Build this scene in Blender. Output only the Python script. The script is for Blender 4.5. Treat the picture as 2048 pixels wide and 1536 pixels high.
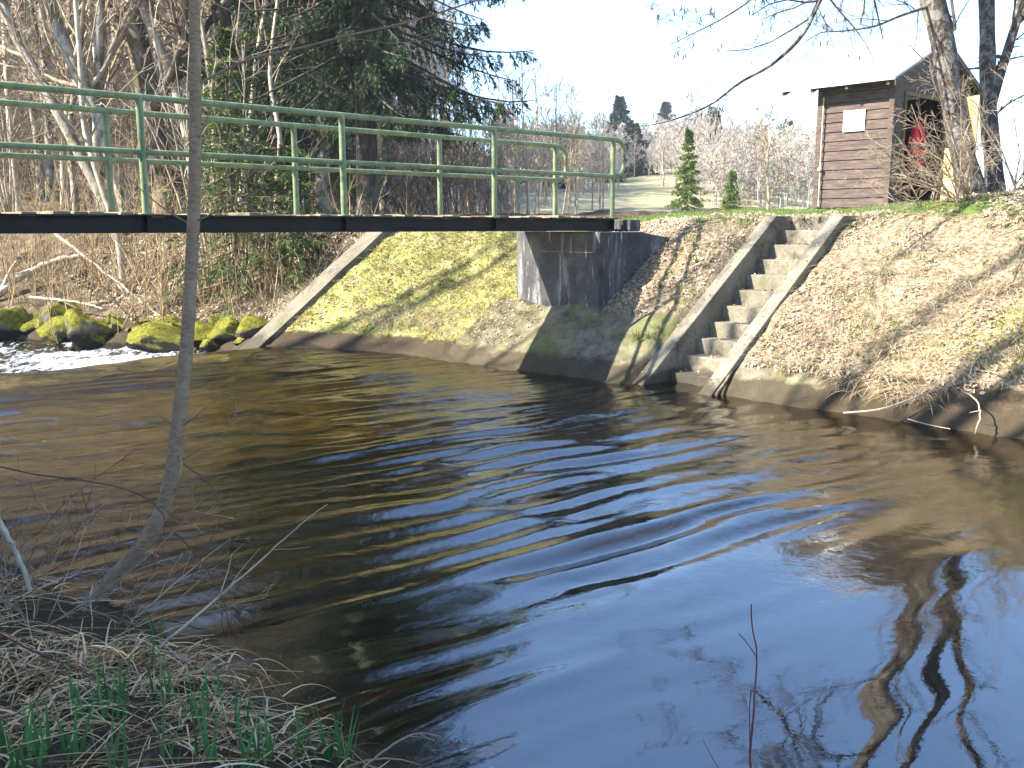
import bpy, math, random
import numpy as np
from mathutils import Vector, Quaternion

for o in list(bpy.data.objects): bpy.data.objects.remove(o)
SC = bpy.context.scene
COL = SC.collection
random.seed(7)
RNG = np.random.default_rng(11)

# ---------------------------------------------------------------- camera
F_PX, PITCH, EYE = 1900.0, math.atan((768-452)/1900.0), 1.76
cam_d = bpy.data.cameras.new("camera"); cam = bpy.data.objects.new("camera", cam_d); COL.objects.link(cam)
cam_d.sensor_width = 36.0; cam_d.lens = F_PX/2048*36.0
cam_d.clip_start = 0.05; cam_d.clip_end = 3000
cam.location = (0, 0, EYE); cam.rotation_euler = (math.pi/2-PITCH, 0, 0)
SC.camera = cam
SC.render.resolution_x, SC.render.resolution_y = 1024, 768

# ---------------------------------------------------------------- light
SUN = Vector((1.185, 0.327, -1.0)).normalized()          # the way the sunlight travels
EL = math.asin(-SUN.z); AZ = math.atan2(-SUN.x, -SUN.y)
world = bpy.data.worlds.new("World"); SC.world = world; world.use_nodes = True
wn = world.node_tree.nodes; wn.clear()
sky = wn.new("ShaderNodeTexSky"); sky.sky_type = 'NISHITA'; sky.sun_disc = False
sky.sun_elevation = EL; sky.sun_rotation = AZ; sky.altitude = 500
sky.air_density = 1.0; sky.dust_density = 0.5; sky.ozone_density = 4.5
bg = wn.new("ShaderNodeBackground"); bg.inputs[1].default_value = 0.12
wo = wn.new("ShaderNodeOutputWorld")
world.node_tree.links.new(sky.outputs[0], bg.inputs[0]); world.node_tree.links.new(bg.outputs[0], wo.inputs[0])
sl = bpy.data.lights.new("sun", 'SUN'); sl.energy = 4.4; sl.angle = math.radians(0.55); sl.color = (1.0, 0.93, 0.82)
so = bpy.data.objects.new("sun", sl); COL.objects.link(so)
so.rotation_euler = SUN.to_track_quat('-Z', 'Y').to_euler()
SC.view_settings.view_transform = 'Standard'; SC.view_settings.look = 'None'
SC.view_settings.exposure = 2.25; SC.view_settings.gamma = 1.0

# ---------------------------------------------------------------- frames of reference
# u runs across the river along the footbridge, v along the river downstream
DX, DY = 0.7431, 0.6691
def UV2XY(u, v): return DX*u-DY*v, DY*u+DX*v
def XY2UV(x, y): return DX*x+DY*y, -DY*x+DX*y
def W(u, v, z): x, y = UV2XY(u, v); return (x, y, z)
CP, SP = math.cos(PITCH), math.sin(PITCH)
def P(px, py, D):                                        # a point of the place at distance D ahead
    X = (px-1024)/F_PX; Y = -(py-768)/F_PX
    return np.array([X*D, (CP+Y*SP)*D, EYE+(-SP+Y*CP)*D])

# ---------------------------------------------------------------- noise, terrain
def hsh(ix, iy, s): 
    h = np.sin(ix*127.1+iy*311.7+s*74.7)*43758.5453
    return h-np.floor(h)
def vnoise(x, y, s=0):
    x = np.asarray(x, float); y = np.asarray(y, float)
    ix = np.floor(x); iy = np.floor(y); fx = x-ix; fy = y-iy
    fx = fx*fx*fx*(fx*(fx*6-15)+10); fy = fy*fy*fy*(fy*(fy*6-15)+10)
    a = hsh(ix, iy, s); b = hsh(ix+1, iy, s); c = hsh(ix, iy+1, s); d = hsh(ix+1, iy+1, s)
    return (a*(1-fx)+b*fx)*(1-fy)+(c*(1-fx)+d*fx)*fy
def fbm(x, y, o=4, s=0):
    t = 0; a = .5
    for i in range(o): t = t+a*(vnoise(x, y, s+i)-.5); x = x*2.03+3.1; y = y*2.03+1.7; a *= .5
    return t
def sstep(a, b, x): t = np.clip((x-a)/(b-a), 0, 1); return t*t*(3-2*t)
def wl(v): return np.interp(v, [-60, -10, 0, 2.9, 5.9, 6.8, 8.4, 10.9, 12.0, 12.9, 14, 15.3, 17.1, 19.1, 25, 40, 120],
                            [14, 9.2, 8.7, 8.37, 8.2, 8.08, 7.83, 7.66, 7.2, 6.62, 6.9, 6.6, 5.5, 4.5, 1.0, -9, -60])
def nwl(v): return np.interp(v, [-60, -10, 0, 1.2, 2.4, 2.8, 3.8, 4.4, 5.2, 8, 13, 20, 40, 120],
                             [4, 2.4, 1.95, 1.8, 1.62, 1.55, 1.47, 1.42, 1.2, .7, -.8, -3.6, -16, -75])
def zcrest(v): return np.interp(v, [-20, 0, 3, 4.8, 6.0, 7.0, 8.4, 11, 13, 16, 20, 40], [2.5, 2.3, 2.17, 2.04, 1.9, 1.87, 1.84, 1.8, 1.78, 1.75, 1.8, 2.2])
def Z(u, v, rough=True):
    u = np.asarray(u, float); v = np.asarray(v, float)
    s = u-wl(v); m = np.interp(v, [13, 15], [.75, .46])
    zc = zcrest(v)
    up = m*s; k = .13
    h = np.clip(.5+.5*(zc-up)/k/2, 0, 1); land = zc*(1-h)+up*h-k*2*h*(1-h)
    land = land+np.clip(.05*(s-2.8), 0, .22)
    far = np.where(s > 0, land, -.95*(1-np.exp(np.minimum(s, 0)/1.2)))
    sn = nwl(v)-u
    near = np.where(sn > 0, .62*(1-np.exp(-np.maximum(sn, 0)/1.8))+np.minimum(.03*np.maximum(sn, 0), .5), -.5*(1-np.exp(np.minimum(sn, 0)/.8)))
    z = np.maximum(far, near)
    x, y = UV2XY(u, v)
    D = np.hypot(x, y); az = np.degrees(np.arctan2(x, y))
    A = np.interp(az, [-180, -100, -60, -40, -20, -8, 0, 5, 9, 13, 17, 20, 30, 60, 180], [0, 0, 20, 40, 32, 14, 6, 5.5, 6, 5.5, 3.5, 1.0, 0, 0, 0])
    st = np.interp(az, [-20, -5, 20], [24, 30, 34]); en = np.interp(az, [-40, -12, 0, 20], [95, 105, 125, 125])
    hill = A*sstep(st, en, D)*(s > 0)
    z = z+hill
    z = z-np.clip((D-140)*.01, 0, 5)*(D > 140)
    if rough:
        lw = sstep(0.25, .9, s)*sstep(16, 12, s)
        z = z+lw*(fbm(u*1.3, v*1.3, 4, 3)*.2+fbm(u*2.9+7, v*2.9, 3, 17)*.07+fbm(u*6, v*6, 3, 9)*.08)+(s > 0)*sstep(.02, .2, s)*fbm(u*3.1, v*3.1, 3, 5)*.03
        z = z+(sn > 0)*fbm(u*2.5, v*2.5, 4, 6)*.12*sstep(0, .6, sn)
        z = z+(s < 0)*(sn < 0)*fbm(u*1.7, v*1.7, 5, 12)*.22
        z = z+sstep(14, 30, s)*fbm(u*.15, v*.15, 4, 8)*1.2
    return z
def zxy(x, y): u, v = XY2UV(x, y); return float(Z(u, v))

# ---------------------------------------------------------------- mesh builder
class MB:
    def __init__(s): s.v = []; s.q = []; s.t = []; s.n = 0; s.a = {}
    def add(s, v, q=None, t=None):
        v = np.asarray(v, float).reshape(-1, 3); s.v.append(v)
        if q is not None and len(q): s.q.append(np.asarray(q, int).reshape(-1, 4)+s.n)
        if t is not None and len(t): s.t.append(np.asarray(t, int).reshape(-1, 3)+s.n)
        s.n += len(v)
    def tubes(s, pts, rad, n=5, cap=True):
        pts = np.asarray(pts, float); rad = np.asarray(rad, float)
        if pts.ndim == 2: pts = pts[None]; rad = np.broadcast_to(rad, (1, pts.shape[1]))
        N, S, _ = pts.shape
        if N == 0: return
        rad = np.broadcast_to(rad, (N, S))
        T = np.empty_like(pts); T[:, 1:-1] = pts[:, 2:]-pts[:, :-2]; T[:, 0] = pts[:, 1]-pts[:, 0]; T[:, -1] = pts[:, -1]-pts[:, -2]
        T /= np.linalg.norm(T, axis=2, keepdims=True)+1e-9
        chord = pts[:, -1]-pts[:, 0]; chord /= np.linalg.norm(chord, axis=1, keepdims=True)+1e-9
        ref = np.where(np.abs(chord[:, 2:3]) > .8, np.array([[1., 0.13, 0]]), np.array([[0, 0, 1.]]))[:, None, :]
        A = np.cross(T, np.broadcast_to(ref, T.shape)); A /= np.linalg.norm(A, axis=2, keepdims=True)+1e-9
        B = np.cross(T, A)
        th = np.arange(n)*2*math.pi/n
        ring = pts[:, :, None]+rad[:, :, None, None]*(A[:, :, None]*np.cos(th)[:, None]+B[:, :, None]*np.sin(th)[:, None])
        idx = np.arange(N*S*n).reshape(N, S, n); r = np.roll(idx, -1, 2)
        q = np.stack([idx[:, :-1], idx[:, 1:], r[:, 1:], r[:, :-1]], -1).reshape(-1, 4)
        s.add(ring.reshape(-1, 3), q)
        if cap and N < 60 and n > 3:
            for i in range(N):
                for e, fl in ((0, 1), (S-1, -1)):
                    m = s.n; s.add(np.vstack([ring[i, e], pts[i, e]]), t=[[k, (k+1) % n, n][::fl] for k in range(n)])
    def box(s, c, h, ax=None):                            # centre, half sizes, axes
        c = np.asarray(c, float); ax = np.eye(3) if ax is None else np.asarray(ax, float)
        v = [c+ax[0]*h[0]*i+ax[1]*h[1]*j+ax[2]*h[2]*k for i in (-1, 1) for j in (-1, 1) for k in (-1, 1)]
        s.add(v, [[0, 1, 3, 2], [4, 6, 7, 5], [0, 4, 5, 1], [2, 3, 7, 6], [0, 2, 6, 4], [1, 5, 7, 3]])
    def prism(s, bot, top):                               # polygon swept from bot loop to top loop
        n = len(bot); s.add(list(bot)+list(top), [[i, (i+1) % n, n+(i+1) % n, n+i] for i in range(n)],
              [[0, i+1, i] for i in range(1, n-1)]+[[n, n+i, n+i+1] for i in range(1, n-1)])
    def build(s, name, mat, parent=None, smooth=True, bevel=0):
        V = np.concatenate(s.v) if s.v else np.zeros((0, 3))
        Q = np.concatenate(s.q) if s.q else np.zeros((0, 4), int); T = np.concatenate(s.t) if s.t else np.zeros((0, 3), int)
        me = bpy.data.meshes.new(name); me.vertices.add(len(V)); me.vertices.foreach_set("co", V.astype(np.float32).ravel())
        me.loops.add(len(Q)*4+len(T)*3); me.loops.foreach_set("vertex_index", np.concatenate([Q.ravel(), T.ravel()]).astype(np.int32))
        me.polygons.add(len(Q)+len(T))
        ls = np.concatenate([np.arange(len(Q))*4, len(Q)*4+np.arange(len(T))*3]).astype(np.int32)
        me.polygons.foreach_set("loop_start", ls)
        me.update(calc_edges=True)
        me.polygons.foreach_set("use_smooth", np.full(len(ls), bool(smooth)))
        for k, a in s.a.items():
            at = me.attributes.new(k, 'FLOAT_COLOR', 'POINT'); at.data.foreach_set("color", np.asarray(a, np.float32).ravel())
        me.validate()
        o = bpy.data.objects.new(name, me); COL.objects.link(o)
        if mat: me.materials.append(mat)
        if parent: o.parent = parent
        if bevel:
            b = o.modifiers.new("bevel", 'BEVEL'); b.width = bevel; b.segments = 2; b.limit_method = 'ANGLE'
        return o
def empty(name, loc=(0, 0, 0), rz=0):
    o = bpy.data.objects.new(name, None); o.location = tuple(loc); o.rotation_euler = (0, 0, rz); o.empty_display_size = .2; COL.objects.link(o); return o
def tag(o, label=None, cat=None, group=None, kind=None):
    for k, x in (("label", label), ("category", cat), ("group", group), ("kind", kind)):
        if x: o[k] = x
    return o
def dup(root, loc, rz=0, sc=1, tilt=0):
    r = root.copy(); COL.objects.link(r); r.location = tuple(loc); r.rotation_euler = (tilt, 0, rz); r.scale = (sc,)*3 if np.isscalar(sc) else sc
    for ch in list(root.children):
        c = ch.copy(); COL.objects.link(c); c.parent = r
    return r
def spline(pts, n):
    p = np.asarray(pts, float); k = len(p)
    t = np.concatenate([[0], np.cumsum(np.linalg.norm(np.diff(p[:, :3], axis=0), axis=1)+1e-6)]); tt = np.linspace(0, t[-1], n)
    m = np.empty_like(p)
    for i in range(k):
        a, b = max(i-1, 0), min(i+1, k-1); m[i] = (p[b]-p[a])/(t[b]-t[a])
    j = np.clip(np.searchsorted(t, tt, 'right')-1, 0, k-2); h = (t[j+1]-t[j]); x = ((tt-t[j])/h)[:, None]; h = h[:, None]
    return (2*x**3-3*x**2+1)*p[j]+(x**3-2*x**2+x)*h*m[j]+(-2*x**3+3*x**2)*p[j+1]+(x**3-x**2)*h*m[j+1]

# ---------------------------------------------------------------- materials
class NT:
    def __init__(s, name):
        s.m = bpy.data.materials.new(name); s.m.use_nodes = True; s.n = s.m.node_tree.nodes; s.l = s.m.node_tree.links
        s.n.clear(); s.out = s.n.new("ShaderNodeOutputMaterial")
    def N(s, t, **k):
        n = s.n.new(t)
        for a, b in k.items(): setattr(n, a, b)
        return n
    def L(s, a, b): s.l.new(a, b)
    def coord(s, kind='Object', scale=(1, 1, 1)):
        c = s.N("ShaderNodeTexCoord"); m = s.N("ShaderNodeMapping"); m.inputs['Scale'].default_value = scale
        if kind == 'World': g = s.N("ShaderNodeNewGeometry"); s.L(g.outputs['Position'], m.inputs[0])
        else: s.L(c.outputs[kind], m.inputs[0])
        return m.outputs[0]
    def noise(s, vec, scale, detail=5, rough=.6, dist=0):
        n = s.N("ShaderNodeTexNoise"); s.L(vec, n.inputs['Vector']); n.inputs['Scale'].default_value = scale
        n.inputs['Detail'].default_value = detail; n.inputs['Roughness'].default_value = rough; n.inputs['Distortion'].default_value = dist
        return n.outputs['Fac']
    def ramp(s, fac, stops):
        r = s.N("ShaderNodeValToRGB"); e = r.color_ramp.elements
        while len(e) < len(stops): e.new(.5)
        for x, (p, c) in zip(e, stops): x.position = p; x.color = (c[0], c[1], c[2], 1) if hasattr(c, '__len__') else (c, c, c, 1)
        s.L(fac, r.inputs[0]); return r.outputs[0]
    def math(s, op, a, b=0, clamp=False):
        m = s.N("ShaderNodeMath", operation=op, use_clamp=clamp)
        for i, x in enumerate((a, b)):
            if isinstance(x, (int, float)): m.inputs[i].default_value = x
            else: s.L(x, m.inputs[i])
        return m.outputs[0]
    def mix(s, fac, a, b):
        m = s.N("ShaderNodeMixRGB")
        for i, x in enumerate((fac, a, b)):
            if isinstance(x, (int, float)): m.inputs[i].default_value = x
            elif isinstance(x, tuple): m.inputs[i].default_value = (*x, 1)
            else: s.L(x, m.inputs[i])
        return m.outputs[0]
    def bump(s, h, strength, dist=.02):
        b = s.N("ShaderNodeBump"); b.inputs['Strength'].default_value = strength; b.inputs['Distance'].default_value = dist
        s.L(h, b.inputs['Height']); return b.outputs[0]
    def pbr(s, col, rough=.8, normal=None, spec=.3, metal=0, trans=0):
        p = s.N("ShaderNodeBsdfPrincipled")
        if isinstance(col, tuple): p.inputs['Base Color'].default_value = (*col, 1)
        else: s.L(col, p.inputs['Base Color'])
        if isinstance(rough, (int, float)): p.inputs['Roughness'].default_value = rough
        else: s.L(rough, p.inputs['Roughness'])
        p.inputs['Specular IOR Level'].default_value = spec; p.inputs['Metallic'].default_value = metal
        if normal: s.L(normal, p.inputs['Normal'])
        if trans:
            t = s.N("ShaderNodeBsdfTranslucent"); x = s.N("ShaderNodeMixShader"); x.inputs[0].default_value = trans
            if isinstance(col, tuple): t.inputs[0].default_value = (*col, 1)
            else: s.L(col, t.inputs[0])
            s.L(p.outputs[0], x.inputs[1]); s.L(t.outputs[0], x.inputs[2]); s.L(x.outputs[0], s.out.inputs[0])
        else: s.L(p.outputs[0], s.out.inputs[0])
        return p
def simple(name, stops, scale=6, rough=.85, bump=.4, bdist=.02, stretch=(1, 1, 1), spec=.25, kind='Object', trans=0, detail=6):
    t = NT(name); c = t.coord(kind, stretch); f = t.noise(c, scale, detail, .65)
    n = t.bump(t.noise(c, scale*2.5, 4), bump, bdist) if bump else None
    t.pbr(t.ramp(f, stops), rough, n, spec, 0, trans); return t.m
def leafy(name, cols, trans=.25, rough=.75):               # colour varies from leaf to leaf
    t = NT(name); g = t.N("ShaderNodeNewGeometry")
    st = [(i/(len(cols)-1), c) for i, c in enumerate(cols)]
    t.pbr(t.ramp(g.outputs['Random Per Island'], st), rough, None, .2, 0, trans); return t.m

def bark(name, dark, mid, pale, moss=None, scale=9, stretch=(1, 1, .25)):
    t = NT(name); c = t.coord('Object', stretch); c2 = t.coord('Object')
    f = t.noise(c, scale, 7, .7); col = t.ramp(f, [(.3, dark), (.5, mid), (.68, pale)])
    li = t.ramp(t.noise(c2, 5.5, 5, .7), [(.52, 0), (.6, 1)]); col = t.mix(t.math('MULTIPLY', li, .55), col, pale)
    if moss:
        mo = t.ramp(t.noise(c2, 2.2, 5, .7), [(.5, 0), (.58, 1)]); col = t.mix(t.math('MULTIPLY', mo, .8), col, moss)
    t.pbr(col, .9, t.bump(f, .9, .03), .15); return t.m

def concrete(name, base=(.21, .185, .14), dark=(.06, .052, .038), stain=(.15, .135, .09), moss=(.1, .11, .025), mossy=.6, streak=False):
    t = NT(name); c = t.coord('World'); cs = t.coord('World', (2.6, 2.6, .4))
    f = t.noise(c, 3, 8, .7); col = t.ramp(f, [(.32, dark), (.48, base), (.7, tuple(min(1, x*1.25) for x in base))])
    col = t.mix(t.math('MULTIPLY', t.ramp(t.noise(c, 28, 5, .7), [(.5, 0), (.62, 1)]), .45), col, dark)
    if streak:
        sN = t.ramp(t.noise(cs, 1.6, 6, .7), [(.33, 0), (.46, 1)]); col = t.mix(t.math('MULTIPLY', sN, .85), col, tuple(x*.4 for x in dark))
        sW = t.ramp(t.noise(cs, 5.3, 7, .75), [(.58, 0), (.68, 1)]); col = t.mix(t.math('MULTIPLY', sW, .8), col, (.5, .49, .46))
    col = t.mix(t.math('MULTIPLY', t.ramp(t.noise(c, 1.7, 5, .6), [(.48, 0), (.62, 1)]), .6), col, stain)
    if mossy: col = t.mix(t.math('MULTIPLY', t.ramp(t.noise(c, 4.3, 6, .7), [(.56, 0), (.66, 1)]), mossy), col, moss)
    # wet and algae-dark up to the splash line
    sx = t.N("ShaderNodeSeparateXYZ"); g = t.N("ShaderNodeNewGeometry"); t.L(g.outputs['Position'], sx.inputs[0])
    zz = t.math('ADD', sx.outputs[2], t.math('MULTIPLY', t.math('SUBTRACT', t.noise(c, 5, 4), .5), .22))
    wet = t.ramp(zz, [(.1, 1), (.17, 0)])
    col = t.mix(t.math('MULTIPLY', wet, .85), col, (.04, .034, .024))
    b = t.math('ADD', t.noise(c, 30, 6, .7), t.math('MULTIPLY', t.noise(c, 5, 4), 2))
    t.pbr(col, .9, t.bump(b, .5, .012), .2); return t.m

MAT = {}
MAT['concrete'] = concrete('concrete')
MAT['kerb'] = concrete('kerb_concrete', (.15, .13, .1), (.05, .044, .033), (.11, .1, .06), (.13, .14, .025), mossy=.8)
MAT['abut'] = concrete('stained_concrete', (.26, .26, .255), (.06, .06, .063), (.12, .11, .09), mossy=.1, streak=True)
MAT['bark_grey'] = bark('bark_grey', (.055, .046, .035), (.24, .205, .155), (.46, .43, .35), (.08, .085, .02))
MAT['bark_brown'] = bark('bark_brown', (.05, .034, .022), (.17, .12, .08), (.3, .25, .19), (.05, .05, .012))
MAT['bark_alder'] = bark('bark_alder', (.022, .017, .014), (.075, .06, .048), (.27, .245, .21), None, 14, (1, 1, .6))
MAT['bark_dark'] = bark('bark_dark', (.02, .016, .012), (.06, .048, .036), (.12, .105, .085), None)
MAT['bark_pale'] = bark('bark_pale', (.14, .11, .075), (.37, .31, .22), (.56, .5, .38), None)
MAT['bark_sapling'] = bark('bark_sapling', (.24, .15, .085), (.36, .245, .145), (.46, .33, .21), None, 30, (1, 1, 2.4))
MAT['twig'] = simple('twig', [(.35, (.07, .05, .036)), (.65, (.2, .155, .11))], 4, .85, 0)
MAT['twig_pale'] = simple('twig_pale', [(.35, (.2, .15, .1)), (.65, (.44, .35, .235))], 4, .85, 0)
MAT['twig_hazed'] = simple('twig_hazed', [(.35, (.32, .28, .235)), (.65, (.5, .45, .38))], 1, .95, 0)  # paled so the colour itself carries the distance haze
MAT['twig_red'] = simple('twig_red', [(.35, (.07, .02, .02)), (.65, (.16, .05, .045))], 8, .6, 0)
MAT['straw_old'] = leafy('straw_old', [(.62, .39, .17), (.76, .54, .28), (.3, .17, .065), (.8, .6, .36), (.62, .41, .19), (.09, .045, .018), (.14, .075, .03), (.4, .24, .1)], .15)
MAT['straw'] = leafy('straw', [(.42, .34, .19), (.6, .5, .32), (.26, .19, .1), (.68, .59, .41), (.48, .38, .23)], .2)
MAT['stem_brown'] = leafy('stem_brown', [(.2, .13, .06), (.36, .27, .15), (.12, .075, .035), (.3, .22, .12), (.45, .36, .22)], .0, .9)
MAT['leaf_litter'] = leafy('leaf_litter', [(.2, .14, .09), (.46, .37, .27), (.28, .2, .13), (.62, .53, .41), (.36, .27, .185), (.1, .066, .04), (.52, .44, .33)], .12, .7)
MAT['leaf_old'] = leafy('leaf_old', [(.12, .07, .035), (.22, .15, .085), (.07, .04, .02), (.3, .22, .14)], .1)
MAT['shoot'] = leafy('shoot', [(.06, .19, .05), (.1, .28, .08), (.045, .14, .045), (.15, .32, .1)], .3, .5)
MAT['moss_grass'] = leafy('moss_grass', [(.23, .23, .045), (.36, .32, .11), (.11, .16, .025), (.44, .37, .2), (.25, .25, .05), (.14, .19, .035), (.42, .34, .21), (.3, .22, .13)], .25)
MAT['lawn'] = leafy('lawn', [(.08, .15, .03), (.13, .2, .05), (.2, .21, .08), (.06, .11, .02)], .25)
MAT['spruce'] = leafy('spruce', [(.06, .09, .025), (.11, .145, .035), (.045, .07, .022), (.15, .185, .05)], .2, .6)
MAT['spruce_dark'] = leafy('spruce_dark', [(.015, .033, .014), (.036, .06, .018), (.01, .022, .011), (.065, .09, .024)], .1, .6)
MAT['spruce_young'] = leafy('spruce_young', [(.1, .16, .03), (.18, .25, .045), (.07, .11, .022), (.24, .3, .08)], .15, .6)
MAT['spruce_far'] = leafy('spruce_far', [(.03, .055, .035), (.05, .08, .05), (.025, .04, .03)], .1, .8)

def ground_mat():
    t = NT('ground'); c = t.coord('World')
    a1 = t.N("ShaderNodeAttribute", attribute_name="zone_a"); a2 = t.N("ShaderNodeAttribute", attribute_name="zone_b")
    s1 = t.N("ShaderNodeSeparateColor"); t.L(a1.outputs['Color'], s1.inputs[0]); s2 = t.N("ShaderNodeSeparateColor"); t.L(a2.outputs['Color'], s2.inputs[0])
    nb = t.math('SUBTRACT', t.noise(c, 2.6, 7, .7), .5)
    def zone(x, w=.9, e=.12):
        return t.ramp(t.math('ADD', x, t.math('MULTIPLY', nb, w)), [(.5-e, 0), (.5+e, 1)])
    nf = t.noise(c, 22, 6, .75); nm = t.noise(c, 6, 7, .7); nl = t.noise(c, 1.1, 5, .6)
    soil = t.ramp(nm, [(.3, (.028, .02, .012)), (.5, (.065, .046, .027)), (.7, (.15, .11, .065))])
    leaf = t.ramp(nf, [(.3, (.05, .036, .021)), (.45, (.17, .13, .08)), (.58, (.33, .26, .175)), (.72, (.48, .4, .28))])
    moss = t.ramp(nm, [(.3, (.09, .11, .02)), (.48, (.23, .225, .045)), (.64, (.37, .32, .15))])
    moss = t.mix(t.math('MULTIPLY', t.ramp(nf, [(.45, 0), (.6, 1)]), .5), moss, (.4, .35, .2))
    conc = t.ramp(t.noise(c, 4, 8, .75), [(.32, (.06, .05, .034)), (.5, (.155, .135, .092)), (.7, (.28, .25, .18))])
    conc = t.mix(t.math('MULTIPLY', t.ramp(nl, [(.46, 0), (.58, 1)]), .6), conc, (.13, .14, .035))
    mead = t.ramp(t.noise(c, .35, 6, .7), [(.3, (.24, .235, .12)), (.5, (.34, .31, .18)), (.7, (.38, .34, .22))])
    lawn = t.ramp(nm, [(.3, (.05, .09, .02)), (.55, (.11, .16, .035)), (.75, (.19, .2, .07))])
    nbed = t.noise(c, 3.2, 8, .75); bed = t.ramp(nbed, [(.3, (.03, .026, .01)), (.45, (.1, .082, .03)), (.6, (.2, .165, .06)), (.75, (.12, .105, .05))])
    dim_bed = t.ramp(nbed, [(.35, (.003, .003, .002)), (.55, (.011, .009, .004)), (.72, (.03, .024, .011))])  # near-black bed colour, darkness of deep shaded water painted in
    a3 = t.N("ShaderNodeAttribute", attribute_name="zone_c"); s3 = t.N("ShaderNodeSeparateColor"); t.L(a3.outputs['Color'], s3.inputs[0]); bed = t.mix(s3.outputs[0], dim_bed, bed)
    col = t.mix(zone(s1.outputs[2]), soil, leaf)
    col = t.mix(zone(s1.outputs[1]), col, moss)
    col = t.mix(zone(s2.outputs[1], .4), col, lawn)
    col = t.mix(zone(s2.outputs[2], .2), col, mead)
    col = t.mix(zone(s1.outputs[0], 1.0, .06), col, conc)
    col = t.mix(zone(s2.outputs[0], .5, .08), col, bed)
    sx = t.N("ShaderNodeSeparateXYZ"); g = t.N("ShaderNodeNewGeometry"); t.L(g.outputs['Position'], sx.inputs[0])
    zz = t.math('ADD', sx.outputs[2], t.math('MULTIPLY', nb, .3))
    wet = t.math('MULTIPLY', t.ramp(zz, [(.17, 1), (.22, 0)]), t.math('SUBTRACT', 1, t.ramp(s2.outputs[0], [(.4, 0), (.6, 1)]), True))
    col = t.mix(t.math('MULTIPLY', wet, .85), col, (.055, .042, .026))
    h = t.math('ADD', t.math('MULTIPLY', nf, .6), nm)
    t.pbr(col, .93, t.bump(h, .7, .05), .12); return t.m
MAT['ground'] = ground_mat()

def water_mat():
    t = NT('water'); c = t.coord('World'); 
    cs = t.coord('World'); 
    n1 = t.noise(c, 8, 5, .6, .4); n2 = t.noise(c, 34, 3, .6)
    att = t.N("ShaderNodeAttribute", attribute_name="ripple"); sc = t.N("ShaderNodeSeparateColor"); t.L(att.outputs['Color'], sc.inputs[0])
    h = t.math('MULTIPLY', t.math('ADD', n1, t.math('MULTIPLY', n2, .06)), sc.outputs[0])
    b = t.N("ShaderNodeBump"); b.inputs['Strength'].default_value = 1.0; b.inputs['Distance'].default_value = .02; t.L(h, b.inputs['Height'])
    fr = t.N("ShaderNodeLayerWeight"); fr.inputs[0].default_value = .5; t.L(b.outputs[0], fr.inputs[1]); refl = t.math("ADD", t.math("MULTIPLY", t.math("POWER", fr.outputs["Facing"], 4), .52), .25)
    tr = t.N("ShaderNodeBsdfTransparent"); tr.inputs[0].default_value = (.52, .46, .25, 1)
    gl = t.N("ShaderNodeBsdfGlossy"); gl.inputs['Roughness'].default_value = 0; t.L(b.outputs[0], gl.inputs['Normal'])
    mx = t.N("ShaderNodeMixShader"); t.L(refl, mx.inputs[0]); t.L(tr.outputs[0], mx.inputs[1]); t.L(gl.outputs[0], mx.inputs[2])
    fo = t.N("ShaderNodeBsdfPrincipled"); fo.inputs['Base Color'].default_value = (.62, .66, .7, 1); fo.inputs['Roughness'].default_value = .5
    fm = t.N("ShaderNodeMapping"); fm.inputs['Rotation'].default_value = (0, 0, -.7331); fm.inputs['Scale'].default_value = (2.6, .9, 1); fg = t.N("ShaderNodeNewGeometry"); t.L(fg.outputs['Position'], fm.inputs[0])
    fn = t.noise(fm.outputs[0], 4.5, 9, .78, .6)
    ff = t.ramp(t.math('ADD', sc.outputs[1], t.math('MULTIPLY', t.math('SUBTRACT', fn, .5), 1.6)), [(.45, 0), (.62, 1)])
    m2 = t.N("ShaderNodeMixShader"); t.L(t.math('MULTIPLY', ff, .7), m2.inputs[0]); t.L(mx.outputs[0], m2.inputs[1]); t.L(fo.outputs[0], m2.inputs[2])
    t.L(m2.outputs[0], t.out.inputs[0]); return t.m
MAT['water'] = water_mat()

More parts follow.
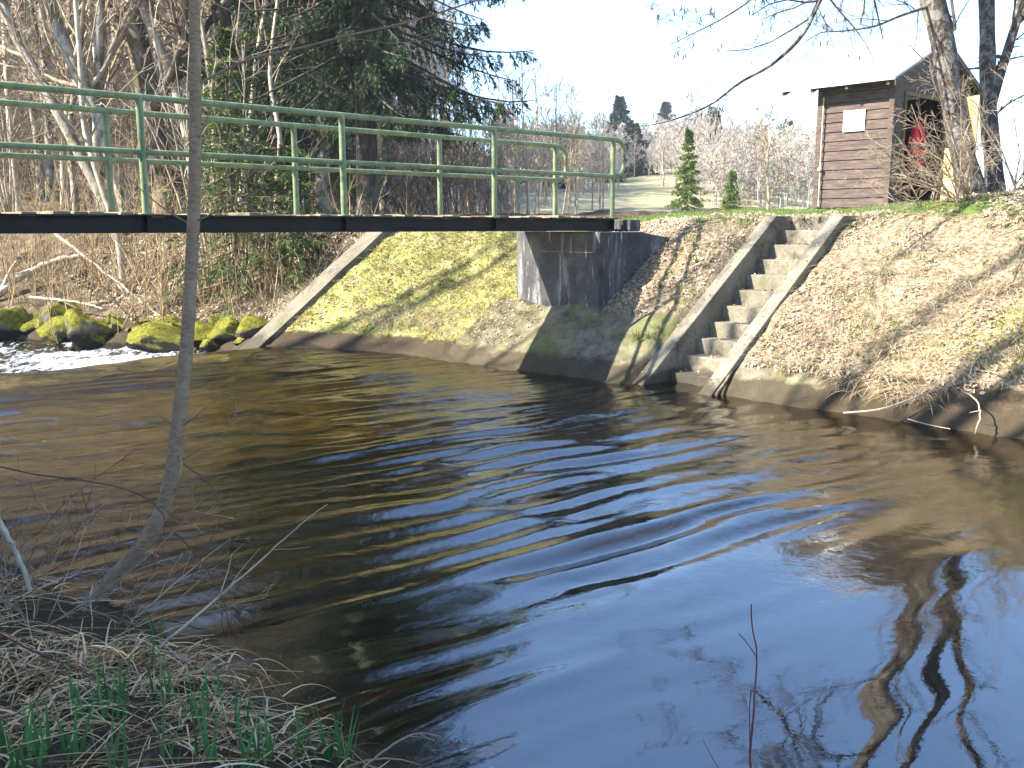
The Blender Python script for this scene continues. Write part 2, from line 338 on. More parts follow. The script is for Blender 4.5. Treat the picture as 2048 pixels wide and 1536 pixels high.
# ================================================================ SETTING: ground and river
def axis(lo, hi, step, far, g=1.09):
    a = list(np.arange(lo, hi+1e-6, step)); s = step
    up = []; x = hi
    while x < far: s *= g; x += s; up.append(x)
    dn = []; x = lo; s = step
    while x > -far: s *= g; x -= s; dn.append(x)
    return np.array(dn[::-1]+a+up)
def grid_faces(nu, nv):
    i = np.arange(nu*nv).reshape(nu, nv)
    return np.stack([i[:-1, :-1], i[1:, :-1], i[1:, 1:], i[:-1, 1:]], -1).reshape(-1, 4)
def ground():
    U = axis(-.5, 11.5, .06, 700); V = axis(-1, 19, .075, 700)
    u, v = np.meshgrid(U, V, indexing='ij'); u = u.ravel(); v = v.ravel(); z = Z(u, v)
    z = z-sstep(.35, .7, v-5.85+.6)*sstep(7.62, 7.02, v)*(u > 7.0)*(u < 10.75)*.0
    # the flight of steps is cut into the bank
    cut = (v > 5.93) & (v < 6.95) & (u > 7.2) & (u < 11.15)
    z = np.where(cut, np.minimum(z, np.minimum(.75*(u-8.12)-.5, 1.6)), z)
    x, y = UV2XY(u, v); m = MB(); m.add(np.stack([x, y, z], 1), grid_faces(len(U), len(V)))
    s = u-wl(v); sn = nwl(v)-u
    conc = np.where((v > 7.0) & (v < 10.0), sstep(1.25, .75, s), np.where((v < 13.3) & (v > 2.2), sstep(.75, .25, s)*np.interp(v, [2.2, 4.6, 5.1, 7, 7.01, 9.9, 10.2, 13], [.12, .2, .62, .62, .62, .62, .35, .3]), 0))*(s > -.4)
    moss = sstep(9.2, 9.9, v)*sstep(13.2, 12.8, v)*sstep(.15, .4, s)*sstep(3.2, 2.4, s)*.95
    moss = np.maximum(moss, (.2+.9*fbm(u*1.1, v*1.1, 3, 23)+.5*np.exp(-((v-3.2)/.5)**2-((s-.9)/.5)**2))*sstep(.4, .8, s)*sstep(2.9, 2.2, s)*(v < 9.2))
    leaf = sstep(9.4, 8.6, v)*sstep(.3, .6, s)*sstep(4.2, 3.0, s)+.42*(v > 13)*(s > .2)+.35*(sn > 0)
    lawn = sstep(2.45, 2.75, s)*sstep(12, 8.5, v)*sstep(1.5, 3.5, v)*sstep(14, 10, s)
    mead = sstep(8, 12, s)*sstep(11, 6, v-.0*s)
    D = np.hypot(x, y); az = np.degrees(np.arctan2(x, y))
    mead = np.maximum(sstep(22, 30, D)*sstep(-2, 3, az), sstep(9, 13, s)*sstep(8, 12, az))
    bed = sstep(-.1, -.5, s)*sstep(.0, -.3, sn); sunlit_bed = sstep(13.3, 12.7, v)*np.clip(sstep(7, 11, v)*sstep(7.2, 5.5, u)+.25*sstep(5, 8, v), 0, 1)  # sunlight on the shallows painted into the bed as a golden zone
    one = np.ones_like(u)
    m.a['zone_a'] = np.stack([conc, moss, np.clip(leaf, 0, 1), one], 1); m.a['zone_b'] = np.stack([bed, lawn, mead, one], 1); m.a['zone_c'] = np.stack([sunlit_bed, lawn*0, mead*0, one], 1)
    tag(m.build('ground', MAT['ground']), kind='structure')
ground()

def river():
    U = axis(-1, 9.5, .04, 60, 1.12); V = np.concatenate([axis(.5, 15, .033, 60, 1.1)])
    u, v = np.meshgrid(U, V, indexing='ij'); u = u.ravel(); v = v.ravel()
    warp = v+.45*fbm(u*.28, v*.22, 3, 31)*2+.05*u+.012*(u-4)**2
    x, y = UV2XY(u, v)
    w1 = (vnoise(u*.62+warp*.55, warp*4.3, 41)-.5)*1.0
    w2 = (vnoise(u*.8+2-warp*.3, warp*8.0+.9*u, 43)-.5)*.5
    w3 = (vnoise(u*2.6, warp*9.5, 47)-.5)*(.22+.5*sstep(5, 9, v))
    w4 = fbm(u*.6, v*.7, 2, 53)*.8
    dist = np.hypot(x, y)
    amp = np.interp(dist, [0, 3.4, 4.6, 6.5, 9, 13, 40], [.004, .016, .027, .034, .028, .02, .016])
    calm = sstep(.1, 1.0, (v-1.6)/1.5)*.88+.12; calm = np.minimum(calm, .28+.72*sstep(7.8, 5.4, u-.12*(v-6)))
    left = sstep(4.2, 2.4, u)*sstep(3.2, 4.4, v)*sstep(10, 7.5, v); amp = amp*calm*(1-.65*sstep(2.9, 3.9, u)*sstep(3.4, 2.2, v))*(1-.66*left)
    env = sstep(.22, .72, vnoise(u*.95+warp*.4, warp*1.7, 57)); ph = v+.24*fbm(u*.5, v*.5, 3, 58)*2+.09*u+.12*fbm(u*1.3, v*1.1, 2, 59)
    w5 = np.sin(2*math.pi*ph/.31)*env*.33+np.sin(2*math.pi*(ph+.06*u)/.19)*(1-env)*.16*sstep(3.5, 7, v)
    w1 = .45*(np.abs(w1*2)**.8*np.sign(w1)); z = amp*(w1*1.05+w2*1.0+w3*calm+w5)*1.3
    weir = 12.62+.12*np.sin(u*1.3)+.2*fbm(u*.9, v*0, 2, 3)
    t = sstep(0, .45, v-weir); inn = sstep(6.9, 6.3, u)
    rap = sstep(.05, .5, v-weir)
    z = z-.24*t+rap*(fbm(u*2.2, v*2.2, 4, 61)*.16+fbm(u*7, v*7, 3, 66)*.06)
    band = np.exp(-((v-weir-.5)/.35)**2)*.35+np.exp(-((v-weir-1.7)/.5)**2)*.18
    foam = rap*(.5+band)*sstep(9.5, 5, v-weir)+rap*fbm(u*1.1, v*2.5, 4, 71)*1.0
    foam = np.clip(foam, 0, 1)*rap
    m = MB(); m.add(np.stack([x, y, z], 1), grid_faces(len(U), len(V)))
    rip = np.interp(dist, [0, 4, 6, 9, 14, 30], [.05, .08, .2, .4, .55, .55])*np.clip(calm+.1, 0, 1)*(1+2.0*left)+rap*.6
    m.a['ripple'] = np.stack([rip, foam, rip*0, rip*0+1], 1)
    tag(m.build('river', MAT['water']), kind='structure')
river()

# ================================================================ FOOTBRIDGE
def paint_mat():
    t = NT('green_paint'); c = t.coord('World')
    f = t.noise(c, 7, 7, .75); col = t.ramp(f, [(.3, (.07, .11, .045)), (.5, (.14, .195, .09)), (.7, (.23, .275, .15))])
    g = t.ramp(t.noise(c, 13, 6, .75), [(.52, 0), (.6, 1)]); col = t.mix(t.math('MULTIPLY', g, .75), col, (.3, .27, .12))
    r = t.ramp(t.noise(c, 26, 6, .7), [(.6, 0), (.66, 1)]); col = t.mix(t.math('MULTIPLY', r, .8), col, (.09, .05, .02))
    t.pbr(col, .55, t.bump(t.noise(c, 60, 4), .3, .004), .4); return t.m
MAT['paint'] = paint_mat()
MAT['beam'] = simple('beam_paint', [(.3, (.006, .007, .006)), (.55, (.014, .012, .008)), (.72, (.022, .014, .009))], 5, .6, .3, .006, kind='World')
MAT['plank'] = simple('plank', [(.3, (.1, .075, .045)), (.6, (.28, .22, .13))], 9, .85, .4, .01, kind='World')
UE, VN, VF = 9.24, 8.34, 9.52
ZT = 1.856
AX = np.array([[DX, DY, 0], [-DY, DX, 0], [0, 0, 1.]])
def footbridge():
    r = empty('footbridge', W(UE, (VN+VF)/2, 1.70)); inv = -np.array(r.location)
    tag(r, 'narrow footbridge with green tubular railings on dark steel beams crossing the river', 'footbridge')
    def B(m, name, mat, par, **k):
        m.v = [a+inv for a in m.v]; return m.build(name, mat, par, **k)
    u0, u1 = 0.1, UE+.07
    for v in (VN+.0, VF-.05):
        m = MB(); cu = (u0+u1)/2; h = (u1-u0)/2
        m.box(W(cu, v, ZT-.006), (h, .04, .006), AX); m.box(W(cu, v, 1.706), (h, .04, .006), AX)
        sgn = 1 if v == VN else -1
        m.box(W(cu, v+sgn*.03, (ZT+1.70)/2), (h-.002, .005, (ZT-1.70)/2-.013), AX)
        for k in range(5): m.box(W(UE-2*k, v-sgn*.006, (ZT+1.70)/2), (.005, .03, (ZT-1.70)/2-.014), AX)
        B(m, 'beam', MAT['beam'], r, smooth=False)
    m = MB(); rr = np.random.default_rng(3); u = u0+.1
    while u < u1-.06:
        wd = rr.uniform(.055, .075); m.box(W(u, (VN+VF)/2+rr.normal(0, .008), ZT-.006+rr.normal(0, .009)), (wd, (VF-VN)/2-.04+rr.normal(0, .012), .018), AX); u += wd*2+.003
    B(m, 'decking', MAT['plank'], r, smooth=False, bevel=.008)
    for k in range(4):
        m = MB(); m.box(W(UE-1-2*k, (VN+VF)/2-.025, 1.76), (.03, (VF-VN)/2-.07, .04), AX); B(m, 'crossbar', MAT['beam'], r, smooth=False)
    for v, off in ((VN, 0.0), (VF, .13)):
        rail = None
        ue = UE+off; zt, zl = ZT+.985, ZT+.53; e = ue+.21; rad = .17
        top = [W(u, v, zt) for u in np.linspace(u0, e-rad, 24)]
        arc = [W(e-rad+rad*math.sin(a), v, zt-rad+rad*math.cos(a)) for a in np.linspace(0, math.pi/2, 9)[1:]]
        arc2 = [W(e-rad+rad*math.cos(a), v, zl+rad-rad*math.sin(a)) for a in np.linspace(0, math.pi/2, 9)[0:]]
        low = [W(u, v, zl) for u in np.linspace(e-rad, u0, 24)[1:]]
        m = MB(); path = np.array(top+arc+arc2); m.tubes(path, np.full(len(path), .0285), 12)
        rail = B(m, 'railing', MAT['paint'], r)
        m = MB(); m.tubes(np.array([W(e-rad, v, zl)]+low), np.full(len(low)+1, .0255), 12); B(m, 'lower_rail', MAT['paint'], rail)
        for k in range(5):
            m = MB(); uu = ue-2*k
            m.tubes(np.array([W(uu, v, ZT+.004), W(uu, v, (ZT+zt)/2), W(uu, v, zt)]), np.full(3, .031), 12)
            m.box(W(uu, v, ZT+.008), (.055, .045, .006), AX); B(m, 'post', MAT['paint'], rail)
footbridge()

def abutment():
    r = empty('bridge_abutment', W(9.2, 8.87, .4)); inv = -np.array(r.location)
    tag(r, 'black-stained concrete abutment block carrying the near end of the footbridge', 'abutment')
    m = MB(); m.box(W(9.2, 8.89, .95), (.42, .77, .735), AX); m.v = [a+inv for a in m.v]; m.build('block', MAT['abut'], r, smooth=False, bevel=.012)
    m = MB(); m.box(W(9.50, 8.87, 1.765), (.10, .70, .073), AX); m.v = [a+inv for a in m.v]; m.build('backwall', MAT['abut'], r, smooth=False, bevel=.01)
    m = MB()
    m.prism([W(9.60, 8.16, .5), W(10.1, 8.02, .5), W(10.1, 8.2, .5), W(9.60, 8.3, .5)], [W(9.60, 8.16, 1.68), W(10.1, 8.02, 1.6), W(10.1, 8.2, 1.6), W(9.60, 8.3, 1.68)])
    m.v = [a+inv for a in m.v]; m.build('wing_wall', MAT['abut'], r, smooth=False, bevel=.01)
    r2 = empty('bridge_abutment', W(.2, 8.93, .3)); inv2 = -np.array(r2.location)
    tag(r2, 'concrete block under the camera-side end of the footbridge', 'abutment')
    m = MB(); m.box(W(.2, 8.93, .85), (.42, .74, .84), AX); m.v = [a+inv2 for a in m.v]; m.build('block', MAT['abut'], r2, smooth=False, bevel=.012)
abutment()

# ================================================================ STAIRCASE
def stairs():
    u0, u1 = 7.9, 10.62; v = (5.88, 6.05, 6.80, 6.97)
    r = empty('staircase', W(8.1, 6.43, 0)); inv = -np.array(r.location)
    tag(r, 'weathered concrete steps between two sloping side walls climbing from the water', 'staircase')
    zt = lambda u: min(1.885, .75*(u-8.09))
    ub = 8.09+1.885/.75
    for a, b in ((v[0], v[1]), (v[2], v[3])):
        loop = [(7.7, -.5), (7.7, zt(7.7)+.0), (ub, 1.885), (u1+.42, 1.885), (u1+.42, 1.2), (9.0, -.5)]
        m = MB(); m.prism([W(x, a, z) for x, z in loop], [W(x, b, z) for x, z in loop]); m.v = [q+inv for q in m.v]
        m.build('side_wall', MAT['concrete'], r, smooth=False, bevel=.012)
    rise, tread = .178, .237
    for k in range(11):
        m = MB(); z1 = .105+rise*k-.0; uu = 8.57+tread*k
        if k == 10: z1 = 1.88
        m.box(W(uu+.25, (v[1]+v[2])/2, z1-.2), (.25, (v[2]-v[1])/2-.001, .2), AX)
        m.v = [q+inv for q in m.v]; m.build('step', MAT['concrete'], r, smooth=False, bevel=.01)
stairs()

def strip():
    r = MB(); n = 40; top = []; bot = []
    for i in range(n):
        u = 6.2+2.95*i/(n-1)
        for a in (12.84, 13.30):
            aa = a+.05*float(fbm(u*2, a, 3, 5)); z = float(Z(u, a, False))+.03+(.03*float(fbm(u*4, a*3, 3, 9)))
            top.append(W(u, aa, max(z, .75*(u-6.6)+.04))); bot.append(W(u, aa, min(z, .75*(u-6.6))-.35))
    q = []
    for i in range(n-1):
        a = 2*i; q += [[a, a+2, a+3, a+1]]; k = 2*n; q += [[a, k+a, k+a+2, a+2], [a+1, a+3, k+a+3, k+a+1]]
    q += [[0, 1, 2*n+1, 2*n], [2*n-2, 4*n-2, 4*n-1, 2*n-1]]
    r.add(top+bot, q); o = r.build('concrete_kerb', MAT['kerb'], None, smooth=False)
    tag(o, 'sloping concrete strip bordering the mossy bank left of the footbridge abutment', 'concrete strip')
strip()

# ================================================================ SHED
def shed_mats():
    t = NT('shed_boards'); c = t.coord('World', (1.2, 1.2, 9)); f = t.noise(c, 4, 6, .65)
    col = t.ramp(f, [(.3, (.045, .03, .025)), (.5, (.085, .06, .05)), (.7, (.14, .105, .09))])
    w = t.ramp(t.noise(t.coord('World'), 1.3, 4), [(.5, 0), (.65, 1)]); col = t.mix(t.math('MULTIPLY', w, .3), col, (.2, .15, .12))
    t.pbr(col, .8, t.bump(f, .3, .006), .25); MAT['boards'] = t.m
    MAT['wood_new'] = simple('wood_new', [(.3, (.42, .26, .1)), (.6, (.62, .42, .2))], 3, .7, .15, .004, (6, 6, .5), kind='World')
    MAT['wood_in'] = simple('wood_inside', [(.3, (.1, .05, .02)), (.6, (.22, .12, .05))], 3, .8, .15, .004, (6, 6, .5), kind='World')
    MAT['roof'] = simple('roof_sheet', [(.35, (.36, .36, .37)), (.65, (.55, .55, .55))], 2, .45, .1, .004, kind='World', spec=.5)
    MAT['white'] = simple('white_board', [(.3, (.78, .78, .76)), (.7, (.85, .85, .84))], 4, .5, 0)
    MAT['red'] = simple('red_fabric', [(.3, (.65, .02, .025)), (.7, (.85, .035, .04))], 9, .6, .3, .01)
    MAT['navy'] = simple('navy_fabric', [(.3, (.02, .02, .04)), (.7, (.05, .05, .09))], 9, .7, .3, .01)
    MAT['pale_pipe'] = simple('pale_pipe', [(.3, (.5, .43, .28)), (.7, (.62, .55, .38))], 9, .6, 0)
shed_mats()
def shed():
    U0, U1, V0, V1, ZB, ZE = 14.57, 17.42, 7.33, 8.65, 2.06, 4.03
    UM = (U0+U1)/2; ZR = ZE+.62
    r = empty('wooden_shed', W(UM, (V0+V1)/2, ZB)); inv = -np.array(r.location)
    tag(r, 'small dark brown plank shed with a pale gable roof above the stairs', 'shed')
    def B(m, name, mat, par=r, **k):
        m.v = [a+inv for a in m.v]; return m.build(name, mat, par, **k)
    # river side wall of horizontal boards
    m = MB(); n = 13; h = (ZE-ZB)/n
    for k in range(n):
        z0 = ZB+k*h
        m.prism([W(U0-.002, V0+.09, z0), W(U0+.028, V0+.09, z0), W(U0+.028, V0+.09, z0+h-.012), W(U0+.014, V0+.09, z0+h-.012)],
                [W(U0-.002, V1-.09, z0), W(U0+.028, V1-.09, z0), W(U0+.028, V1-.09, z0+h-.012), W(U0+.014, V1-.09, z0+h-.012)])
    m.box(W(U0+.035, (V0+V1)/2, (ZB+ZE)/2), (.006, (V1-V0)/2-.09, (ZE-ZB)/2), AX)
    B(m, 'side_wall', MAT['boards'], smooth=False)
    for v in (V0+.045, V1-.045):
        m = MB(); m.box(W(U0+.02, v, (ZB+ZE)/2-.05), (.045, .045, (ZE-ZB)/2+.05), AX); B(m, 'corner_post', MAT['boards'], smooth=False, bevel=.006)
    # back, far sides
    m = MB(); m.box(W(U1, (V0+V1)/2, (ZB+ZE)/2-.05), (.02, (V1-V0)/2, (ZE-ZB)/2+.05), AX); B(m, 'side_wall', MAT['boards'], smooth=False)
    m = MB()
    lp = [(U0+.07, ZB-.05), (U1-.025, ZB-.05), (U1-.025, ZE), (UM, ZR), (U0+.07, ZE)]
    m.prism([W(a, V1-.02, z) for a, z in lp], [W(a, V1, z) for a, z in lp]); B(m, 'gable_wall', MAT['boards'], smooth=False)
    # front gable with a door opening
    d0, d1, dz = U0+.34, U0+1.62, ZB+1.72
    m = MB()
    for lp in ([(U0+.07, ZB-.05), (d0, ZB-.05), (d0, dz), (U0+.07, dz)], [(d1, ZB-.05), (U1-.025, ZB-.05), (U1-.025, dz), (d1, dz)],
               [(U0+.07, dz), (U1-.025, dz), (U1-.025, ZE), (UM, ZR), (U0+.07, ZE)]):
        m.prism([W(a, V0, z) for a, z in lp], [W(a, V0+.025, z) for a, z in lp])
    B(m, 'gable_wall', MAT['boards'], smooth=False)
    m = MB()
    for a in (d0-.03, d1+.03): m.box(W(a, V0-.008, (ZB+dz)/2), (.03, .018, (dz-ZB)/2), AX)
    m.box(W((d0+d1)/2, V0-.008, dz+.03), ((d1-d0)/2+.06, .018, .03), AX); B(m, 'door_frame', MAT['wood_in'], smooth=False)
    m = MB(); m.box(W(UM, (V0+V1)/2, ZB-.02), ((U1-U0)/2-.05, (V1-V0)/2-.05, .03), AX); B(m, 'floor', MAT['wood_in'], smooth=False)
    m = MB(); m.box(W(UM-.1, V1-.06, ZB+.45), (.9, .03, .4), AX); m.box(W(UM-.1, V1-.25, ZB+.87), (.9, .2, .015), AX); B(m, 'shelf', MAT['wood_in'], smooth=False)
    # open door, its new-wood inner face to the sun
    hx, hy, hz = W(d1+.05, V0-.03, 0); dirv = np.array([.24, -.97, 0]); dirv /= np.linalg.norm(dirv); nrm = np.array([-dirv[1], dirv[0], 0])
    axd = np.array([dirv, nrm, [0, 0, 1.]])
    c = np.array([hx, hy, 0])+dirv*.40
    m = MB()
    for k in range(5):
        m.box(c+dirv*(-.32+.16*k)+np.array([0, 0, ZB+.9]), (.079, .012, .84), axd)
    door = B(m, 'door', MAT['wood_new'], smooth=False, bevel=.004)
    for z in (ZB+.3, ZB+1.5):
        m = MB(); m.box(c-nrm*(-.024)+np.array([0, 0, z]), (.38, .012, .05), axd); B(m, 'brace', MAT['wood_new'], door, smooth=False)
    q = P(1897, 400, 14.3); q[2] = zxy(q[0], q[1])-.02; m = MB(); ln = np.array([.06, .1, .99]); ln /= np.linalg.norm(ln); sd = np.array([.62, -.78, 0]); sd /= np.linalg.norm(sd)
    m.box(ln*.42, (.125, .012, .42), np.array([sd, np.cross(ln, sd), ln])); o = m.build('wooden_board', MAT['wood_new'], None, smooth=False, bevel=.004); o.location = tuple(q)
    tag(o, 'short pale new wooden board propped upright behind the thick leaning alder', 'board')
    # roof: two sheets, ridge cap, rafters
    v0, v1 = V0-.12, V1+.55; sl = .62/((U1-U0)/2); ov = .30
    roof = None
    for sgn in (-1, 1):
        ue = UM+sgn*((U1-U0)/2+ov); ze = ZR-sl*((U1-U0)/2+ov)
        m = MB(); uu = [UM, ue]; 
        a = [W(UM, v0, ZR+.05), W(ue, v0, ze+.05), W(ue, v0, ze+.085), W(UM, v0, ZR+.085)]
        b = [W(UM, v1, ZR+.05), W(ue, v1, ze+.05), W(ue, v1, ze+.085), W(UM, v1, ZR+.085)]
        m.prism(a, b); ro = B(m, 'roof', MAT['roof'], smooth=False)
        if roof is None: roof = ro
        for v in (v0+.1, (V0+V1)/2, V1-.05, v1-.08):
            m = MB(); a = [W(UM, v, ZR-.03), W(ue-sgn*.04, v, ze-.03+sl*.04), W(ue-sgn*.04, v, ze+.046+sl*.04), W(UM, v, ZR+.046)]
            b = [tuple(np.array(q)+AX[1]*.05) for q in a]; m.prism(a, b); B(m, 'rafter', MAT['boards'], ro, smooth=False)
        m = MB(); a = [W(UM, v0-.02, ZR-.04), W(ue, v0-.02, ze-.04), W(ue, v0-.02, ze+.05), W(UM, v0-.02, ZR+.05)]
        m.prism(a, [tuple(np.array(q)+AX[1]*.018) for q in a]); B(m, 'bargeboard', MAT['boards'], ro, smooth=False)
    m = MB(); m.tubes(np.array([W(UM, v0-.01, ZR+.08), W(UM, v1+.01, ZR+.08)]), [.035, .035], 8); B(m, 'ridge_cap', MAT['roof'])
    # white notice, rain rod with knob
    m = MB(); m.box(W(U0-.012, V0+.66, ZB+1.36), (.008, .185, .165), AX); B(m, 'notice_board', MAT['white'], smooth=False, bevel=.004)
    m = MB(); m.tubes(np.array([W(U0-.04, V1-.12, ZB+.02), W(U0-.04, V1-.118, ZB+.7), W(U0-.04, V1-.12, ZE-.2)]), [.012]*3, 8); rod = B(m, 'rod', MAT['pale_pipe'])
    m = MB(); m.tubes(np.array([W(U0-.03, V1-.12, ZB+.62), W(U0-.07, V1-.12, ZB+.62), W(U0-.09, V1-.12, ZB+.62)]), [.03, .035, .02], 10); B(m, 'knob', MAT['white'], rod)
    # red padded jacket hanging in the doorway
    jx = W(d0+.44, V0-.02, ZB+.92); j = empty('life_jacket', jx); tag(j, 'red padded life jacket with dark straps hanging in the shed doorway', 'life jacket')
    for sgn in (-1, 1):
        m = MB(); pts = np.array([[sgn*.05, 0, .33], [sgn*.10, 0, .28], [sgn*.115, 0, .1], [sgn*.115, 0, -.1], [sgn*.1, 0, -.24], [sgn*.1, 0, -.29]])
        pts = spline(pts, 16); pts = pts[:, :1]*AX[0]+pts[:, 1:2]*AX[1]+pts[:, 2:]*AX[2]
        m.tubes(pts, np.interp(np.linspace(0, 1, 16), [0, .15, .3, .8, .95, 1], [.03, .06, .085, .095, .08, .04]), 12); m.build('panel', MAT['red'], j)
    m = MB(); a = np.linspace(0, math.pi, 12); col = np.stack([.09*np.cos(a), 0*a, .3+.09*np.sin(a)], 1); col = col[:, :1]*AX[0]+col[:, 2:]*AX[2]
    m.tubes(col, np.full(12, .04), 10); m.build('collar', MAT['red'], j)
    for z in (.05, -.15):
        m = MB(); a = np.linspace(0, 2*math.pi, 25); ring = np.stack([.215*np.cos(a), .1*np.sin(a), 0*a+z], 1); ring = ring[:, :1]*AX[0]+ring[:, 1:2]*AX[1]+ring[:, 2:]*AX[2]
        m.tubes(ring, np.full(25, .026), 6); m.build('strap', MAT['navy'], j)
shed()

# ================================================================ TREES
def nrm(a): return a/(np.linalg.norm(a, axis=-1, keepdims=True)+1e-9)
def lines(start, d, L, S, wig, trop, rng):
    N = len(start); pts = np.empty((N, S, 3)); pts[:, 0] = start; d = nrm(d.copy()); p = start.copy(); st = (L/(S-1))[:, None]
    for i in range(1, S):
        d = nrm(d+rng.normal(0, wig, (N, 3))+np.asarray(trop)); p = p+d*st; pts[:, i] = p
    return pts
def kids(pts, rad, n, tr, ang, lr, rr, rng, lens=None):
    N, S, _ = pts.shape
    if lens is None: lens = np.linalg.norm(np.diff(pts, axis=1), axis=2).sum(1)
    t = rng.uniform(tr[0], tr[1], (N, n)); x = t*(S-1); j = np.minimum(x.astype(int), S-2); f = (x-j)[..., None]
    ii = np.arange(N)[:, None]; p = pts[ii, j]*(1-f)+pts[ii, j+1]*f; T = nrm(pts[ii, j+1]-pts[ii, j])
    r = rad[ii, j]*(1-f[..., 0])+rad[ii, j+1]*f[..., 0]
    rv = nrm(np.cross(T, rng.normal(0, 1, T.shape))); a = rng.normal(ang, .18, (N, n))[..., None]
    d = T*np.cos(a)+rv*np.sin(a)
    L = lens[:, None]*lr*(1.15-.65*t)*rng.uniform(.6, 1.2, (N, n))
    return p.reshape(-1, 3), d.reshape(-1, 3), L.ravel(), np.minimum(r*rr, r*.9).ravel()
def bare(trunk_pts, trunk_rad, rng, n1=16, n2=5, n3=6, n4=0, lr=(.42, .45, .5, .5), tr1=(.35, 1), up=.06, tmin=.004, wig=.1, ang=.8, sides=9, rr1=.42):
    """trunk mesh and crown mesh of a leafless tree"""
    tm = MB(); cm = MB(); tp = np.asarray(trunk_pts)[None]; trd = np.asarray(trunk_rad)[None]
    tm.tubes(tp, trd, sides)
    P0, R0 = tp, trd
    spec = [(n1, tr1, lr[0], rr1, 7, 5, ang), (n2, (.25, 1), lr[1], .6, 5, 4, ang), (n3, (.2, 1), lr[2], .6, 4, 3, ang*.9), (n4, (.15, 1), lr[3], .7, 3, 3, ang*.9)]
    for n, tr, l, rr, S, sd, an in spec:
        if not n: break
        st, d, L, r = kids(P0, R0, n, tr, an, l, rr, rng)
        r = np.maximum(r, tmin*1.2)
        pts = lines(st, d, L, S, wig, (0, 0, up), rng)
        rad = np.maximum(r[:, None]*np.linspace(1, .3, S)[None], tmin)
        cm.tubes(pts, rad, sd); P0, R0 = pts, rad
    return tm, cm
def bare_tree(name, base, pts, rad, rng, bmat, tmat, label, cat='tree', group=None, **k):
    r = empty(name, base); pts = np.asarray(pts)-np.asarray(base)
    tm, cm = bare(pts, rad, rng, **k)
    tm.build('trunk', MAT[bmat], r); cm.build('crown', MAT[tmat], r); tag(r, label, cat, group); return r

def spruce(name, base, H, R, rng, mat, label, group=None, z0=.06, nb=170, nt=14, ns=8, droop=.5, hang=.45, size=.1, tr=.02, shape=.8, bmat='bark_brown'):
    r = empty(name, base)
    tm = MB(); tp = np.stack([rng.normal(0, .02, 9).cumsum()*.3, rng.normal(0, .02, 9).cumsum()*.3, np.linspace(-.3, H, 9)], 1)
    tm.tubes(tp, np.linspace(H*tr*.62, .015, 9), 9)
    h = np.sort(np.concatenate([rng.uniform(z0, .97, nb-nb//8)**.92, rng.uniform(.86, .992, nb//8)]))*H; t = h/H
    L = R*np.clip(1-t, .03, 1)**shape*rng.uniform(.7, 1.1, nb)*np.clip(.55+t*3, 0, 1)
    az = np.arange(nb)*2.4+rng.normal(0, .4, nb); el = np.interp(t, [0, .5, 1], [-.12, .08, .75])
    d = np.stack([np.cos(az)*np.cos(el), np.sin(az)*np.cos(el), np.sin(el)], 1)
    S = 8; st = np.stack([np.interp(h, tp[:, 2], tp[:, 0]), np.interp(h, tp[:, 2], tp[:, 1]), h], 1)
    pts = lines(st, d, L, S, .05, (0, 0, 0), rng); sag = np.linspace(0, 1, S)
    pts[:, :, 2] += (-droop*sag**1.3+.28*droop*sag**4)[None]*L[:, None]*.8
    tm.tubes(pts, np.maximum(np.linspace(1, .2, S)[None]*(L[:, None]*.012+.004), .005), 4)
    tm.build('trunk', MAT[bmat], r)
    # hanging needle sprays
    x = rng.uniform(.03, 1.0, (nb, nt))*(S-1); j = np.minimum(x.astype(int), S-2); f = (x-j)[..., None]; ii = np.arange(nb)[:, None]
    p = pts[ii, j]*(1-f)+pts[ii, j+1]*f; T = nrm(pts[ii, j+1]-pts[ii, j]); side = nrm(np.cross(T, [0, 0, 1.]))*rng.choice([-1, 1], (nb, nt))[..., None]
    tl = (.16*np.clip(L[:, None]*1.6, .3, 1)+.26*L[:, None]*(1.05-x/(S-1)))*rng.uniform(.6, 1.2, (nb, nt))
    dd = nrm(T*.7+side*rng.uniform(.2, 1, (nb, nt))[..., None]+np.array([0, 0, -hang])*rng.uniform(.4, 1.4, (nb, nt))[..., None])
    tw = lines(p.reshape(-1, 3), dd.reshape(-1, 3), tl.ravel(), 4, .07, (0, 0, -hang*.35), rng)
    cm = MB(); cm.tubes(tw, np.linspace(.006, .003, 4)[None]*np.ones((len(tw), 1)), 3)
    N = len(tw); y = rng.uniform(0, 1, (N, ns))*2.999; jj = y.astype(int); ff = (y-jj)[..., None]; kk = np.arange(N)[:, None]
    q = tw[kk, jj]*(1-ff)+tw[kk, jj+1]*ff; Tt = nrm(tw[kk, jj+1]-tw[kk, jj])
    w = nrm(rng.normal(0, 1, Tt.shape)); ax = nrm(Tt*.9+w*.65); bx = nrm(np.cross(ax, rng.normal(0, 1, Tt.shape)))
    ln = size*rng.uniform(.7, 1.4, (N, ns))[..., None]; wd = ln*.10
    a = q; b = q+ax*ln*.5+bx*wd; c = q+ax*ln; e = q+ax*ln*.5-bx*wd
    vv = np.stack([a, b, c, e], 2).reshape(-1, 3); cm.add(vv, np.arange(len(vv)).reshape(-1, 4))
    cm.build('crown', MAT[mat], r, smooth=False); tag(r, label, 'spruce', group); return r

R1 = np.random.default_rng(101)
